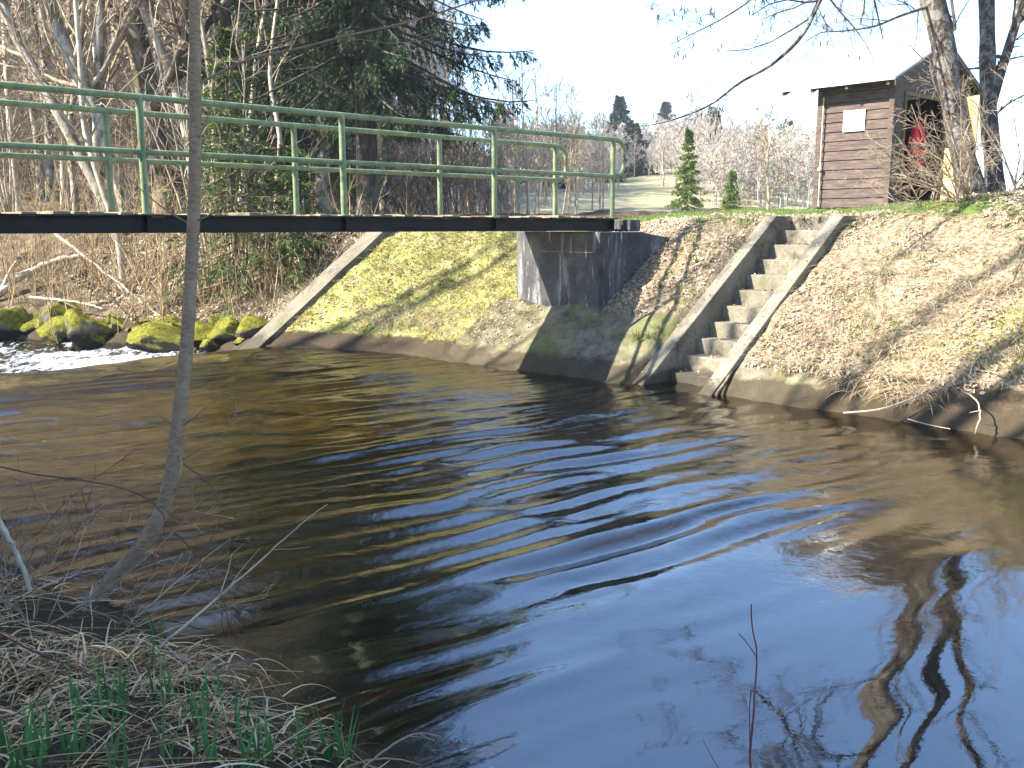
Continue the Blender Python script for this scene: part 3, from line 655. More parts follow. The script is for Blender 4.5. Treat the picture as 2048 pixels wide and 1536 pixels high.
# --- the two alders in front of the shed
def alder(base_px, pxs, D, widths, ext, label, n1, seed, fork=None):
    rng = np.random.default_rng(seed); pts = [P(x, y, D) for x, y in pxs]
    base = pts[0].copy(); gz = zxy(base[0], base[1]); base[2] = gz
    pts = [np.array([base[0]+.03, base[1], gz-.25])]+pts+[pts[-1]+np.array(e) for e in ext]
    rad = np.array([widths[0]*1.25]+list(widths)+[widths[-1]*s for s in np.linspace(.85, .1, len(ext))])/2*D/F_PX
    sp = spline(np.column_stack([np.array(pts), rad]), 40); rr = np.maximum(sp[:, 3], .01)
    r = empty('alder_tree', base); tp = sp[:, :3]-base
    wob = 1+.06*np.sin(np.arange(40)*1.9+seed)
    tm, cm = bare(tp, rr*wob, rng, n1=n1, n2=6, n3=6, n4=3, tr1=(.42, 1), lr=(.30, .45, .5, .5), up=.03, tmin=.0035, wig=.13, ang=.95, sides=16)
    tm.build('trunk', MAT['bark_alder'], r); cm.build('crown', MAT['twig'], r)
    tag(r, label, 'tree'); return r, base
def limb(root, base, path, r0, r1, name='branch', mat='bark_alder', sub=(7, 6, 3), seed=1, lr=(.3, .45, .5), up=-.02, tmin=.003, catkins=0, n=24, ang=.75):
    rng = np.random.default_rng(seed); pts = spline(np.array([P(*q) for q in path]), n)-base
    rad = np.linspace(r0, r1, n); m = MB(); m.tubes(pts, rad, 7)
    P0, R0 = pts[None], rad[None]; ends = None
    for k, nk in enumerate(sub):
        st, d, L, r = kids(P0, R0, nk, (.12, 1), ang, lr[k], .5, rng); r = np.maximum(r, tmin)
        S = 5; P0 = lines(st, d, L, S, .16, (0, 0, up), rng); R0 = np.maximum(r[:, None]*np.linspace(1, .4, S), tmin*.8); m.tubes(P0, R0, 4 if k == 0 else 3)
    if catkins:
        idx = rng.choice(len(P0), min(catkins, len(P0)), replace=False); e = P0[idx, -1]; c = np.repeat(e, 1, 0)
        a = np.stack([c, c+np.array([0, 0, -.02])+rng.normal(0, .004, c.shape), c+np.array([0, 0, -.045])+rng.normal(0, .006, c.shape), c+np.array([0, 0, -.06])+rng.normal(0, .008, c.shape)], 1)
        m.tubes(a, np.array([[.003, .0065, .0065, .002]])*np.ones((len(a), 1)), 5)
    m.build(name, MAT[mat], root)
tA, bA = alder(None, [(1948, 405), (1930, 330), (1915, 260), (1902, 190), (1890, 110), (1878, 50), (1862, -10)], 11.3, [58, 50, 44, 42, 45, 48, 47],
      [(-.2, .05, .9), (-.25, .1, 2.0), (-.1, .1, 3.3), (.1, .2, 4.8), (.2, .3, 6.6)], 'thick leaning alder trunk directly in front of the open shed door', 26, 5)
tB, bB = alder(None, [(1990, 402), (1987, 330), (1978, 250), (1976, 180), (1975, 100), (1974, 40), (1973, -10)], 11.7, [44, 36, 33, 31, 31, 30, 29],
      [(.0, .1, .9), (-.15, .1, 2.0), (.05, .1, 3.4), (.2, .2, 5.0), (.2, .2, 6.8)], 'slimmer upright alder right of the shed with a forking limb', 24, 6)
limb(tB, bB, [(1979, 225, 11.7), (2000, 150, 11.65), (2022, 80, 11.6), (2045, 0, 11.5), (2075, -150, 11.3), (2090, -330, 11.2)], .065, .03, 'limb', sub=(9, 6, 4), seed=3)
limb(tA, bA, [(1858, -150, 11.2), (1760, -110, 10.6), (1680, -60, 10.2), (1640, 0, 10.0), (1605, 70, 9.8), (1545, 128, 9.7), (1480, 165, 9.6), (1420, 210, 9.5), (1345, 240, 9.5), (1290, 252, 9.4)], .045, .005, sub=(17, 8, 4), seed=8, lr=(.2, .42, .45), up=-.05, tmin=.0022, catkins=110, n=40)
limb(tA, bA, [(1866, 10, 11.3), (1800, 32, 11.0), (1750, 52, 10.8), (1690, 62, 10.6), (1640, 66, 10.4), (1600, 92, 10.3)], .02, .004, sub=(14, 7, 3), seed=9, up=-.03, tmin=.0022)
limb(tA, bA, [(1856, -220, 11.2), (1700, -180, 10.2), (1560, -60, 9.8), (1500, 0, 9.6), (1440, 40, 9.4), (1370, 75, 9.3), (1340, 90, 9.3)], .035, .004, sub=(18, 8, 4), seed=12, lr=(.18, .42, .45), up=-.07, tmin=.0022, catkins=120, n=34)
limb(tA, bA, [(1880, 140, 11.25), (1850, 122, 11.1), (1815, 85, 10.9)], .012, .004, sub=(4, 3), seed=13, tmin=.0022)
limb(tB, bB, [(1968, 135, 11.65), (1935, 138, 11.5), (1915, 138, 11.4), (1900, 130, 11.2)], .016, .006, sub=(4, 3), seed=14, tmin=.0022)
limb(tB, bB, [(1985, 140, 11.6), (2015, 120, 11.4), (2060, 110, 11.2)], .02, .006, sub=(6, 5, 2), seed=15, tmin=.0022)
limb(tB, bB, [(1990, 230, 11.6), (2020, 205, 11.4), (2070, 180, 11.2)], .018, .006, sub=(6, 5, 2), seed=16, tmin=.0022)
limb(tA, bA, [(1888, 8, 11.3), (1910, 60, 11.2), (1900, -60, 11.2), (1940, -200, 11)], .022, .01, sub=(7, 5, 2), seed=17, tmin=.0022)

# --- bare shrub between the alders and the shed
def shrub(name, base, stems, rng, mat, label, cat='shrub', r0=.012, h=(.8, 1.6), spread=1.0, trop=(0, 0, -.02), sub=(5, 4), tmin=.003, dirs=None, group=None, wig=.1):
    r = empty(name, base); m = MB(); a = rng.uniform(0, 2*math.pi, stems)
    el = rng.uniform(.25, 1.2, stems)**spread
    d = np.stack([np.cos(a)*np.cos(el), np.sin(a)*np.cos(el), np.sin(el)], 1)
    if dirs is not None: d = nrm(d+np.asarray(dirs))
    st = rng.normal(0, .06, (stems, 3))*np.array([1, 1, 0.]); L = rng.uniform(h[0], h[1], stems)
    P0 = lines(st-np.array([0, 0, .05]), d, L, 8, wig, trop, rng); R0 = np.linspace(1, .3, 8)[None]*np.full((stems, 1), r0)*rng.uniform(.6, 1.1, (stems, 1))
    R0 = np.maximum(R0, tmin); m.tubes(P0, R0, 5)
    for k in sub:
        s2, dd, L2, rr = kids(P0, R0, k, (.25, 1), .7, .42, .6, rng); P0 = lines(s2, dd, L2, 4, .14, trop, rng); R0 = np.maximum(rr[:, None]*np.linspace(1, .5, 4), tmin*.8); m.tubes(P0, R0, 3)
    m.build('branches', MAT[mat], r); tag(r, label, cat, group); return r
for (px, py, D, n, h, dr, lab) in ((1925, 408, 10.9, 17, (.8, 1.75), (-.8, -.1, .15), 'bare shrub with arching twigs spreading in front of the shed door'),
                                   (2030, 400, 11.0, 14, (.8, 1.7), (.2, -.2, .3), 'bare shrub at the foot of the slimmer alder on the bank crest'),
                                   (1860, 412, 11.6, 7, (.7, 1.2), (-.5, -.2, .2), 'low thin bare shrub at the shed corner')):
    q = P(px, py, D); q[2] = zxy(q[0], q[1]); shrub('bare_shrub', q, n, R1, 'twig_pale', lab, h=h, dirs=dr, tmin=.0026, sub=(8, 6), wig=.13)

# --- sapling on the near bank
def sapling():
    rng = np.random.default_rng(21); D = 4.55
    px = [(190, 1225, 29), (200, 1185, 29), (232, 1150, 27), (280, 1098, 27), (318, 1035, 27), (343, 955, 27), (358, 840, 25), (371, 720, 24), (378, 620, 23), (387, 440, 22), (391, 220, 21), (389, 0, 19), (386, -260, 16), (384, -600, 11), (380, -1000, 4)]
    base = P(190, 1225, D); r = empty('sapling', base)
    pts = np.array([np.append(P(x, y, D), w*1.12/2*D/F_PX) for x, y, w in px]); sp = spline(pts, 70)
    tm = MB(); tm.tubes(sp[:, :3]-base, sp[:, 3]*(1+.03*np.sin(np.arange(70)*2.3)), 14); tm.build('trunk', MAT['bark_sapling'], r)
    tag(r, 'slender grey sapling curving up from the near bank in front of the bridge', 'sapling')
    K = dict(mat='bark_sapling', tmin=.0018, ang=.6)
    limb(r, base, [(395, 168, D), (440, 145, 4.55), (500, 118, 4.5), (600, 96, 4.5), (700, 70, 4.45), (800, 48, 4.4), (880, 25, 4.4), (970, -6, 4.35), (1100, -60, 4.3)], .0075, .003, sub=(5, 3), seed=1, up=.04, **K)
    limb(r, base, [(393, 443, D), (430, 425, 4.5), (490, 398, 4.45), (560, 355, 4.4), (630, 328, 4.4)], .005, .0018, sub=(2,), seed=2, **K)
    limb(r, base, [(379, 448, D), (340, 425, 4.5), (300, 395, 4.45), (250, 350, 4.4)], .0045, .0018, sub=(2,), seed=3, **K)
    limb(r, base, [(392, 290, D), (408, 250, 4.5), (425, 210, 4.5), (440, 180, 4.5)], .004, .0015, sub=(2,), seed=4, **K)
    limb(r, base, [(366, 852, D), (400, 825, 4.5), (430, 800, 4.5), (462, 772, 4.45)], .0045, .0015, sub=(2,), seed=5, **K)
    limb(r, base, [(350, 852, D), (320, 830, 4.5), (300, 805, 4.5), (286, 778, 4.5)], .0035, .0012, sub=(1,), seed=6, **K)
    limb(r, base, [(360, 922, D), (400, 898, 4.4), (440, 875, 4.4), (466, 845, 4.4), (484, 838, 4.4)], .004, .0015, sub=(3,), seed=7, **K)
    limb(r, base, [(352, 985, D), (357, 960, 4.5), (363, 930, 4.5), (360, 908, 4.53)], .004, .003, name='peeling_bark', sub=(), seed=8, mat='straw')
    # small crown above the picture
    st = sp[52:66, :3]-base; rad = sp[52:66, 3]; cm = MB(); P0, R0 = st[None], rad[None]
    for k, S in ((12, 6), (5, 4)):
        s2, dd, L2, rr = kids(P0, R0, k, (0, 1), .7, .4, .5, rng); P0 = lines(s2, dd, L2, S, .1, (0, 0, .05), rng); R0 = np.maximum(rr[:, None]*np.linspace(1, .4, S), .0018); cm.tubes(P0, R0, 4)
    cm.build('crown', MAT['bark_sapling'], r)
sapling()

# --- trees of the camera's own bank: trunks stand left of the view and throw the shadows over the far bank
def near_trees():
    G = lambda px, py: P(px, py, 1)-np.array([0, 0, EYE])
    rng = np.random.default_rng(33); S = np.array([1.185, .327])
    for i, (px, py, rr) in enumerate(((715, 697, .2), (650, 692, .15), (960, 733, .08), (1045, 752, .10), (1190, 766, .09), (1235, 768, .07), (1620, 818, .14), (1790, 850, .16), (1880, 860, .16), (2010, 875, .1))):
        d = G(px, py); q = d[:2]*(EYE/-d[2]); k = 4.0
        while True:
            b = q-S*k; u, v = XY2UV(*b)
            if u < float(nwl(v))-.5: break
            k += .1
        k += rng.uniform(0, 1.5); b = q-S*k; g = zxy(*b); H = k+rng.uniform(4, 6)
        n = 14; lean = rng.normal(0, .05, 2); pts = np.stack([b[0]+lean[0]*np.linspace(-1, 1, n)*2+rng.normal(0, .04, n), b[1]+lean[1]*np.linspace(-1, 1, n)*2+rng.normal(0, .04, n), np.linspace(g-.2, H, n)], 1)
        bare_tree('bare_tree', (b[0], b[1], g), spline(pts, 28), np.linspace(rr, rr*.25, 28), rng, 'bark_grey', 'twig', 'tall leafless tree on the camera bank left of the sapling', group='leafless trees on the camera bank',
                  n1=9, n2=4, n3=3, tr1=(.5, 1), lr=(.22, .4, .5, .5), tmin=.006)
    for x, y, H, R in ((-8.2, .4, 11, 2.5), (-11.5, 2.0, 12, 2.4), (-12.5, -1.8, 13, 3.2), (-15.5, .8, 15, 2.8), (-9.4, 1.9, 10, 1.9), (-4.7, 1.5, 4.6, 1.5), (-5.6, .2, 5.5, 1.7)):
        spruce('spruce_tree', (x, y, zxy(x, y)), H, R, rng, 'spruce', 'dense spruce on the camera bank left of the viewpoint', 'spruces shading the camera bank', nb=190, nt=16, ns=9, size=.26, z0=.05)
near_trees()

def sky_block_spruces():  # unseen spruces, added to cut sky light on the shaded faces
    rng = np.random.default_rng(37); pr = []
    for i in range(11):
        x = rng.uniform(-24, 28); y = rng.uniform(-26, -11); g = zxy(x, y)
        if len(pr) < 2: pr.append(spruce('spruce_tree', (x, y, g), (15, 18)[len(pr)], (3.0, 3.4)[len(pr)], rng, 'spruce', 'dense unseen spruce added behind the viewpoint to block sky light', 'unseen spruces added behind the viewpoint to block sky light', nb=130, nt=14, ns=7, size=.34, z0=.03))
        else: dup(pr[i % 2], (x, y, g), rng.uniform(0, 6), rng.uniform(.8, 1.15))
sky_block_spruces()

# --- big spruces behind the bridge
def fspruce(px, D, H, R, **k):
    x = (px-1024)/F_PX*D; y = D; return (x, y, zxy(x, y))
q = fspruce(742, 19.5, 0, 0); spruce('spruce_tree', q, 19, 3.55, np.random.default_rng(41), 'spruce_dark', 'tall dark spruce with drooping branches right behind the railings', z0=.1, nb=500, nt=30, ns=26, droop=.5, hang=.8, size=.1, shape=.5, bmat='bark_dark')
q = fspruce(610, 22.5, 0, 0); spruce('spruce_tree', q, 17, 3.0, np.random.default_rng(42), 'spruce', 'lighter green spruce left of the tall dark one', z0=.05, nb=300, nt=26, ns=22, droop=.5, hang=.6, size=.1, shape=.7, bmat='bark_dark')
q = fspruce(475, 16.3, 0, 0); spruce('spruce_tree', q, 4.6, 1.5, np.random.default_rng(43), 'spruce', 'small young spruce standing in the thicket below the footbridge', z0=.08, nb=110, nt=14, ns=8, droop=.4, hang=.4, size=.1)
q = fspruce(585, 16.2, 0, 0); spruce('spruce_tree', q, 2.4, 1.25, np.random.default_rng(44), 'spruce', 'low spreading spruce in the brush just under the bridge beam', z0=.12, nb=70, nt=14, ns=8, droop=.4, hang=.4, size=.09)

# --- leafless trees of the left wood, each traced from the picture to its own distance
def wood():
    rng = np.random.default_rng(51)
    T = [  # polyline from base up (px,py), D, widths base/top, bark, crown, label
        ([(262, 560), (215, 420), (150, 290), (80, 160), (25, 60), (0, -20)], 19.5, 26, 15, 'bark_grey', 'twig_pale', 'grey lichened trunk leaning far left behind the left end of the railings'),
        ([(275, 560), (258, 440), (228, 330), (190, 215), (140, 115), (95, -10)], 20, 34, 20, 'bark_grey', 'twig_pale', 'dark forked grey trunk leaning left beside the thick brown one'),
        ([(352, 520), (330, 400), (308, 280), (290, 160), (270, 60), (258, -20)], 21, 54, 38, 'bark_brown', 'twig', 'thick brown furrowed trunk, stoutest of the left wood'),
        ([(390, 480), (384, 330), (362, 220), (330, 120), (295, 40), (270, -40)], 20.5, 22, 15, 'bark_pale', 'twig_pale', 'pale trunk leaning left just behind the sapling'),
        ([(215, 500), (205, 330), (200, 190), (188, 80), (176, -20)], 23, 14, 9, 'bark_pale', 'twig_pale', 'thin pale upright trunk behind the far railing post'),
        ([(90, 560), (100, 420), (97, 250), (92, 120), (84, -20)], 25, 20, 13, 'bark_grey', 'twig', 'straight dark grey trunk near the left edge of the wood'),
        ([(420, 560), (425, 400), (428, 230), (415, 120), (398, 20), (392, -60)], 19, 13, 8, 'bark_pale', 'twig_pale', 'slim pale stem just right of the sapling'),
        ([(470, 560), (482, 400), (500, 250), (512, 130), (530, 20), (540, -60)], 18.5, 14, 8, 'bark_pale', 'twig_pale', 'slim pale stem leaning right in front of the spruces'),
        ([(430, 540), (440, 400), (452, 260), (446, 130), (455, -20)], 21, 30, 20, 'bark_brown', 'twig', 'dark brown trunk half hidden behind pale stems near the sapling'),
        ([(60, 540), (35, 400), (20, 250), (12, 120), (4, -20)], 22, 14, 9, 'bark_pale', 'twig_pale', 'pale thin trunk at the extreme left of the wood'),
        ([(150, 560), (152, 420), (140, 280), (152, 160), (165, 40), (170, -40)], 22, 16, 9, 'bark_grey', 'twig', 'crooked grey stem between the two left leaning trunks'),
        ([(560, 520), (552, 400), (560, 280), (540, 160), (548, 60), (560, -40)], 17.8, 11, 6, 'bark_pale', 'twig_pale', 'thin light stem standing before the lighter spruce'),
        ([(250, 620), (236, 480), (195, 350), (168, 250), (160, 120)], 17.6, 14, 8, 'bark_pale', 'twig_pale', 'pale stem rising from the boulders and leaning left under the bridge'),
    ]
    for i, (pl, D, w0, w1, bm, tm, lab) in enumerate(T):
        pts = [P(x, y, D) for x, y in pl]; b = pts[0].copy(); g = zxy(b[0], b[1])
        if g < b[2]: pts = [np.array([b[0], b[1], g-.2])]+pts
        else: pts[0][2] = min(b[2], g)-.1
        b[2] = g; d = pts[-1]-pts[-2]; d /= np.linalg.norm(d); d = (d+np.array([0, 0, 1.0]))/2
        pts += [pts[-1]+d*2.5, pts[-1]+d*5+np.array([.2, 0, .4]), pts[-1]+d*7.5+np.array([.2, 0, 1.2])]
        sp = spline(np.array(pts), 36); rad = np.interp(np.linspace(0, 1, 36), [0, .55, 1], [w0, w1, w1*.15])/2*D/F_PX
        bare_tree('bare_tree', b, sp, rad, rng, bm, tm, lab, n1=18, n2=6, n3=5, n4=3, tr1=(.22, 1), lr=(.26, .42, .5, .5), tmin=.006, up=.04, wig=.13)
    # copies of four kinds deeper in the wood
    protos = []
    for k in range(4):
        H = (13, 15, 11, 14)[k]; n = 20; pts = np.stack([rng.normal(0, .12, n).cumsum()*.35, rng.normal(0, .12, n).cumsum()*.35, np.linspace(-.3, H, n)], 1)
        protos.append(bare_tree('bare_tree', (0, -300-k*5, -30), pts+np.array([0, -300-k*5, -30]), np.linspace((.13, .16, .08, .1)[k], .02, n), rng, ('bark_grey', 'bark_grey', 'bark_pale', 'bark_pale')[k], 'twig_pale', 'leafless tree standing deeper in the left wood', group='leafless trees deeper in the left wood',
                      n1=22, n2=6, n3=5, n4=3, tr1=(.2, 1), lr=(.3, .42, .5, .5), tmin=.009, wig=.13))
    used = set(); cnt = 0
    for i in range(52):
        az = math.radians(rng.uniform(-31, -5 if i % 3 else -10)); D = rng.uniform(21, 46); x, y = D*math.tan(az), D
        k = i % 4; g = zxy(x, y); sc = rng.uniform(.8, 1.15); rz = rng.uniform(0, 6.28); tl = rng.normal(0, .05)
        if k not in used: o = protos[k]; o.location = (x, y, g); o.rotation_euler = (tl, 0, rz); used.add(k)
        else: dup(protos[k], (x, y, g), rz, sc, tl)
wood()

def mass_wood(name, label, n, azr, Dr, Hr, rng, mat, cat, tw=.012, br=26):
    """a wood too far to tell its trees apart"""
    m = MB(); az = np.radians(rng.uniform(azr[0], azr[1], n)); D = rng.uniform(Dr[0]**.5, Dr[1]**.5, n)**2; x = D*np.tan(az); y = D
    u, v = XY2UV(x, y); g = Z(u, v); H = rng.uniform(Hr[0], Hr[1], n); st = np.stack([x, y, g-.3], 1)
    tp = lines(st, np.tile([0, 0, 1.], (n, 1))+rng.normal(0, .06, (n, 3)), H, 6, .03, (0, 0, .03), rng); tr = (H*.0075)[:, None]*np.linspace(1, .2, 6)
    m.tubes(tp, tr, 4); P0, R0 = tp, tr
    for k, lr, S in ((br, .3, 4), (5, .5, 3)):
        s2, d, L, r = kids(P0, R0, k, (.25, 1), .7, lr, .5, rng); P0 = lines(s2, d, L, S, .12, (0, 0, .06), rng); R0 = np.maximum(r[:, None]*np.linspace(1, .4, S), tw); m.tubes(P0, R0, 3)
    tag(m.build(name, MAT[mat], None), label, cat, kind='stuff')
RW = np.random.default_rng(61)
def undergrowth():
    rng = np.random.default_rng(63); m = MB(); n = 300; az = np.radians(rng.uniform(-33, -2, n)); D = rng.uniform(21.5**.5, 62**.5, n)**2; x = D*np.tan(az); u, v = XY2UV(x, D); g = Z(u, v); k = (u-wl(v) > 1.2); x, D, g = x[k], D[k], g[k]; n = len(x)
    st = np.repeat(np.stack([x, D, g-.05], 1), 7, 0)+rng.normal(0, .35, (n*7, 3))*[1, 1, 0]; P0 = lines(st, np.tile([0, 0, 1.], (n*7, 1))+rng.normal(0, .3, (n*7, 3)), rng.uniform(1, 3.4, n*7), 6, .08, (0, 0, .02), rng); R0 = np.full((n*7, 1), .014)*np.linspace(1, .4, 6); m.tubes(P0, R0, 4)
    for kk, S in ((6, 4), (4, 3)):
        s2, d, L, r = kids(P0, R0, kk, (.2, 1), .7, .42, .6, rng); P0 = lines(s2, d, L, S, .12, (0, 0, .03), rng); R0 = np.maximum(r[:, None]*np.linspace(1, .5, S), .005); m.tubes(P0, R0, 3)
    tag(m.build('undergrowth', MAT['twig']), 'tangled leafless brush filling the floor of the left wood', 'undergrowth', kind='stuff')
undergrowth()
mass_wood('distant_wood', 'leafless wood covering the slope behind the left trees', 330, (-34, -4), (44, 100), (9, 14), RW, 'twig_hazed', 'wood', .016, 22)
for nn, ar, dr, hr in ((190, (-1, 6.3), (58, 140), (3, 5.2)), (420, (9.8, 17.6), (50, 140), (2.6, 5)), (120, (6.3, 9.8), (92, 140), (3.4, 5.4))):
    mass_wood('hillside_wood', 'pale leafless wood on the hillside '+('left of the open meadow', 'between the open meadow and the shed', 'on the ridge right behind the open meadow')[int(ar[0] > 5)+int(ar[0] == 6.3) if ar[0] != 9.8 else 1], nn, ar, dr, hr, RW, 'twig_hazed', 'wood', .017, 24)
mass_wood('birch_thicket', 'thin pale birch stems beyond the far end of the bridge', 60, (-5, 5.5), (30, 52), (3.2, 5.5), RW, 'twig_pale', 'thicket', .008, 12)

# --- trees of the meadow and the ridge
def bgtrees():
    rng = np.random.default_rng(71)
    def at(px, D): x = (px-1024)/F_PX*D; return (x, D, zxy(x, D))
    def top(py, D): return EYE+(452-py)/F_PX*D
    for px, py, D, R, mat, lab in ((1368, 266, 40, 1.0, 'spruce_young', 'bright green young spruce alone on the meadow'),
                                   (1455, 346, 46, .75, 'spruce_young', 'small ragged green spruce right of the bright young one'),
                                   (1232, 204, 92, 3.6, 'spruce_far', 'tall dark spruce topping the ridge beyond the railing end'),
                                   (1262, 258, 92, 3.2, 'spruce_far', 'shorter dark spruce beside the ridge-top tall one'),
                                   (1215, 262, 80, 1.8, 'spruce_far', 'dark spruce just left of the ridge-top tall one'),
                                   (1322, 215, 120, 4.2, 'spruce_far', 'broad dark spruce on the ridge above the bright young spruce'),
                                   (1388, 238, 120, 3.0, 'spruce_far', 'smaller of the two ridge spruces above the meadow centre'),
                                   (1412, 226, 120, 3.4, 'spruce_far', 'larger of the two ridge spruces above the meadow centre'),
                                   (1560, 250, 118, 3.6, 'spruce_far', 'dark spruce on the ridge nearest the shed'),
                                   (1592, 278, 116, 3.6, 'spruce_far', 'lowest dark spruce where the ridge drops to the shed'),
                                   (1110, 300, 70, 1.3, 'spruce_far', 'small spruce seen between the two railing ends')):
        q = at(px, D); H = top(py, D)-q[2]
        spruce('spruce_tree', q, H, R, rng, mat, lab, nb=120, nt=12, ns=10, size=.12 if D < 50 else .07+D*.003, z0=.04, droop=.35, hang=.35, shape=1.0)
    for px, py, D, lab in ((1528, 235, 33, 'bare spreading tree on the grass left of the shed'), (1150, 290, 42, 'pale birch-like bare tree between the railing ends'), (1640, 330, 36, 'thin bare sapling tree at the shed corner')):
        q = np.array(at(px, D)); H = top(py, D)-q[2]; n = 18; pts = np.stack([rng.normal(0, .06, n).cumsum()*.4, rng.normal(0, .06, n).cumsum()*.4, np.linspace(-.2, H, n)], 1)+q
        bare_tree('bare_tree', q, pts, np.linspace(H*.02, .012, n), rng, 'bark_pale', 'twig_pale', lab, n1=26, n2=6, n3=5, tr1=(.15, 1), lr=(.36, .45, .5, .5), tmin=.008, up=.05)
    pr = None
    for i in range(26):
        D = rng.uniform(55, 95); az = math.radians(rng.uniform(4, 17)); x, y = D*math.tan(az), D; g = zxy(x, y)
        if pr is None:
            n = 14; H = 6.5; pts = np.stack([rng.normal(0, .1, n).cumsum()*.4, rng.normal(0, .1, n).cumsum()*.4, np.linspace(-.3, H, n)], 1)+np.array([x, y, g])
            pr = bare_tree('bare_tree', (x, y, g), pts, np.linspace(.11, .02, n), rng, 'bark_pale', 'twig_hazed', 'bare round-crowned tree scattered on the hillside meadow', group='bare trees on the hillside meadow', n1=24, n2=6, n3=6, tr1=(.2, 1), lr=(.4, .45, .5, .5), tmin=.016)
        else: dup(pr, (x, y, g), rng.uniform(0, 6), rng.uniform(.35, .7))
bgtrees()

# ================================================================ BOULDERS
def boulder_mat():
    t = NT('mossy_rock'); c = t.coord('World'); f = t.noise(c, 5, 7, .7)
    rock = t.ramp(f, [(.3, (.03, .027, .022)), (.6, (.13, .12, .1)), (.75, (.22, .2, .17))])
    moss = t.ramp(t.noise(c, 14, 6, .7), [(.3, (.03, .035, .005)), (.48, (.11, .11, .01)), (.7, (.24, .21, .02))])
    g = t.N("ShaderNodeNewGeometry"); sx = t.N("ShaderNodeSeparateXYZ"); t.L(g.outputs['Normal'], sx.inputs[0]); sp = t.N("ShaderNodeSeparateXYZ"); t.L(g.outputs['Position'], sp.inputs[0])
    k = t.math('ADD', t.math('ADD', sx.outputs[2], t.math('MULTIPLY', t.math('SUBTRACT', t.noise(c, 3, 6, .7), .5), 1.6)), t.math('MULTIPLY', sp.outputs[2], .9))
    rock = t.mix(t.ramp(t.math('ADD', sp.outputs[2], t.math('MULTIPLY', f, .12)), [(.0, 1), (.1, 0)]), rock, (.012, .011, .009))
    t.pbr(t.mix(t.ramp(k, [(.18, 0), (.42, 1)]), rock, moss), .9, t.bump(t.math('ADD', f, t.noise(c, 40, 4)), .8, .03), .2); return t.m
MAT['boulder'] = boulder_mat()
def ico(n):
    import bmesh
    bm = bmesh.new(); bmesh.ops.create_icosphere(bm, subdivisions=n, radius=1); v = np.array([x.co[:] for x in bm.verts]); t = np.array([[y.index for y in f.verts] for f in bm.faces]); bm.free(); return v, t
ICO = ico(4)
def rock(name, c, size, rz, seed, mat, label, cat, group=None, ref=.22):
    v, t = ICO; rng = np.random.default_rng(seed); v = v.copy()
    for k in range(16):                                    # cleave flat faces
        n = nrm(rng.normal(0, 1, 3)); d = rng.uniform(.42, .8); h = v@n; v = v-np.outer(np.maximum(h-d, 0)*.95, n)
    v = v*(1+ref*2.2*(fbm(v[:, 0]*1.3+seed, v[:, 1]*1.3+v[:, 2]*1.7, 4, seed)[:, None])+.08*fbm(v[:, 0]*6+v[:, 2]*5, v[:, 1]*6-v[:, 2]*4, 3, seed+3)[:, None])
    v = v*np.array(size); cr, sr = math.cos(rz), math.sin(rz); v = np.stack([v[:, 0]*cr-v[:, 1]*sr, v[:, 0]*sr+v[:, 1]*cr, v[:, 2]], 1)
    m = MB(); m.add(v, t=t); o = m.build(name, MAT[mat]); o.location = tuple(c); return tag(o, label, cat, group)
B = [(20, 640, 16.9, 50, 54, 'rounded green boulder at the very left of the row'), (68, 645, 17.0, 40, 34, 'darker low boulder second from the left end of the row'),
     (130, 632, 17.2, 62, 42, 'large sloping boulder behind the front row, yellow moss on top'), (120, 664, 16.5, 50, 36, 'flat mossy boulder wedged below the large sloping one'),
     (188, 663, 16.2, 46, 44, 'pyramid-shaped mossy boulder at the edge of the white water'), (246, 655, 16.5, 32, 28, 'small round mossy boulder right of the pyramid-shaped one'),
     (310, 672, 15.7, 70, 32, 'long low dark mossy boulder left of the sapling'), (345, 652, 16.3, 50, 28, 'mossy boulder behind the long low one'),
     (410, 665, 15.5, 45, 24, 'mossy boulder just right of the sapling'), (450, 662, 15.3, 36, 20, 'small bright mossy stone towards the concrete strip'), (500, 660, 15.1, 40, 22, 'last low mossy stone beside the concrete strip'),
     (-60, 650, 16.7, 50, 44, 'boulder at the left end, mostly out of the picture')]
for i, (px, py, D, hw, hh, lab) in enumerate(B):
    s = D/F_PX; rock('boulder', P(px, py, D)-np.array([0, 0, hh*s*.25]), (hw*s*1.3, hw*s*1.0, hh*s*1.5), R1.uniform(-.5, .5), 200+i, 'boulder', lab, 'boulder', None)
for i, (px, py, D, hw) in enumerate(((230, 610, 17.6, 30), (150, 600, 18.2, 34), (380, 635, 16.6, 24))):
    s = D/F_PX; rock('boulder', P(px, py, D), (hw*s, hw*s*.8, hw*s*.7), i, 260+i, 'boulder', ('mossy stone up the slope behind the small round boulder', 'mossy stone under the leaning pale stem above the row', 'mossy stone at the foot of the brown thicket')[i], 'boulder')

rb = np.random.default_rng(271)
for i in range(22):
    px = 8+i*23+rb.uniform(-9, 9); D = float(np.interp(px, [0, 200, 350, 520], [16.9, 16.3, 15.6, 15.0]))+rb.uniform(-.35, .7); q = P(px, 670, D); q[2] = max(zxy(q[0], q[1])+rb.uniform(-.02, .08), -.3); w = rb.uniform(.1, .24)
    rock('boulder', q, (w*1.25, w, w*.85), rb.uniform(0, 3), 290+i, 'boulder', 'small mossy stone filling the gaps in the boulder row', 'boulder', 'small mossy stones filling the boulder row')
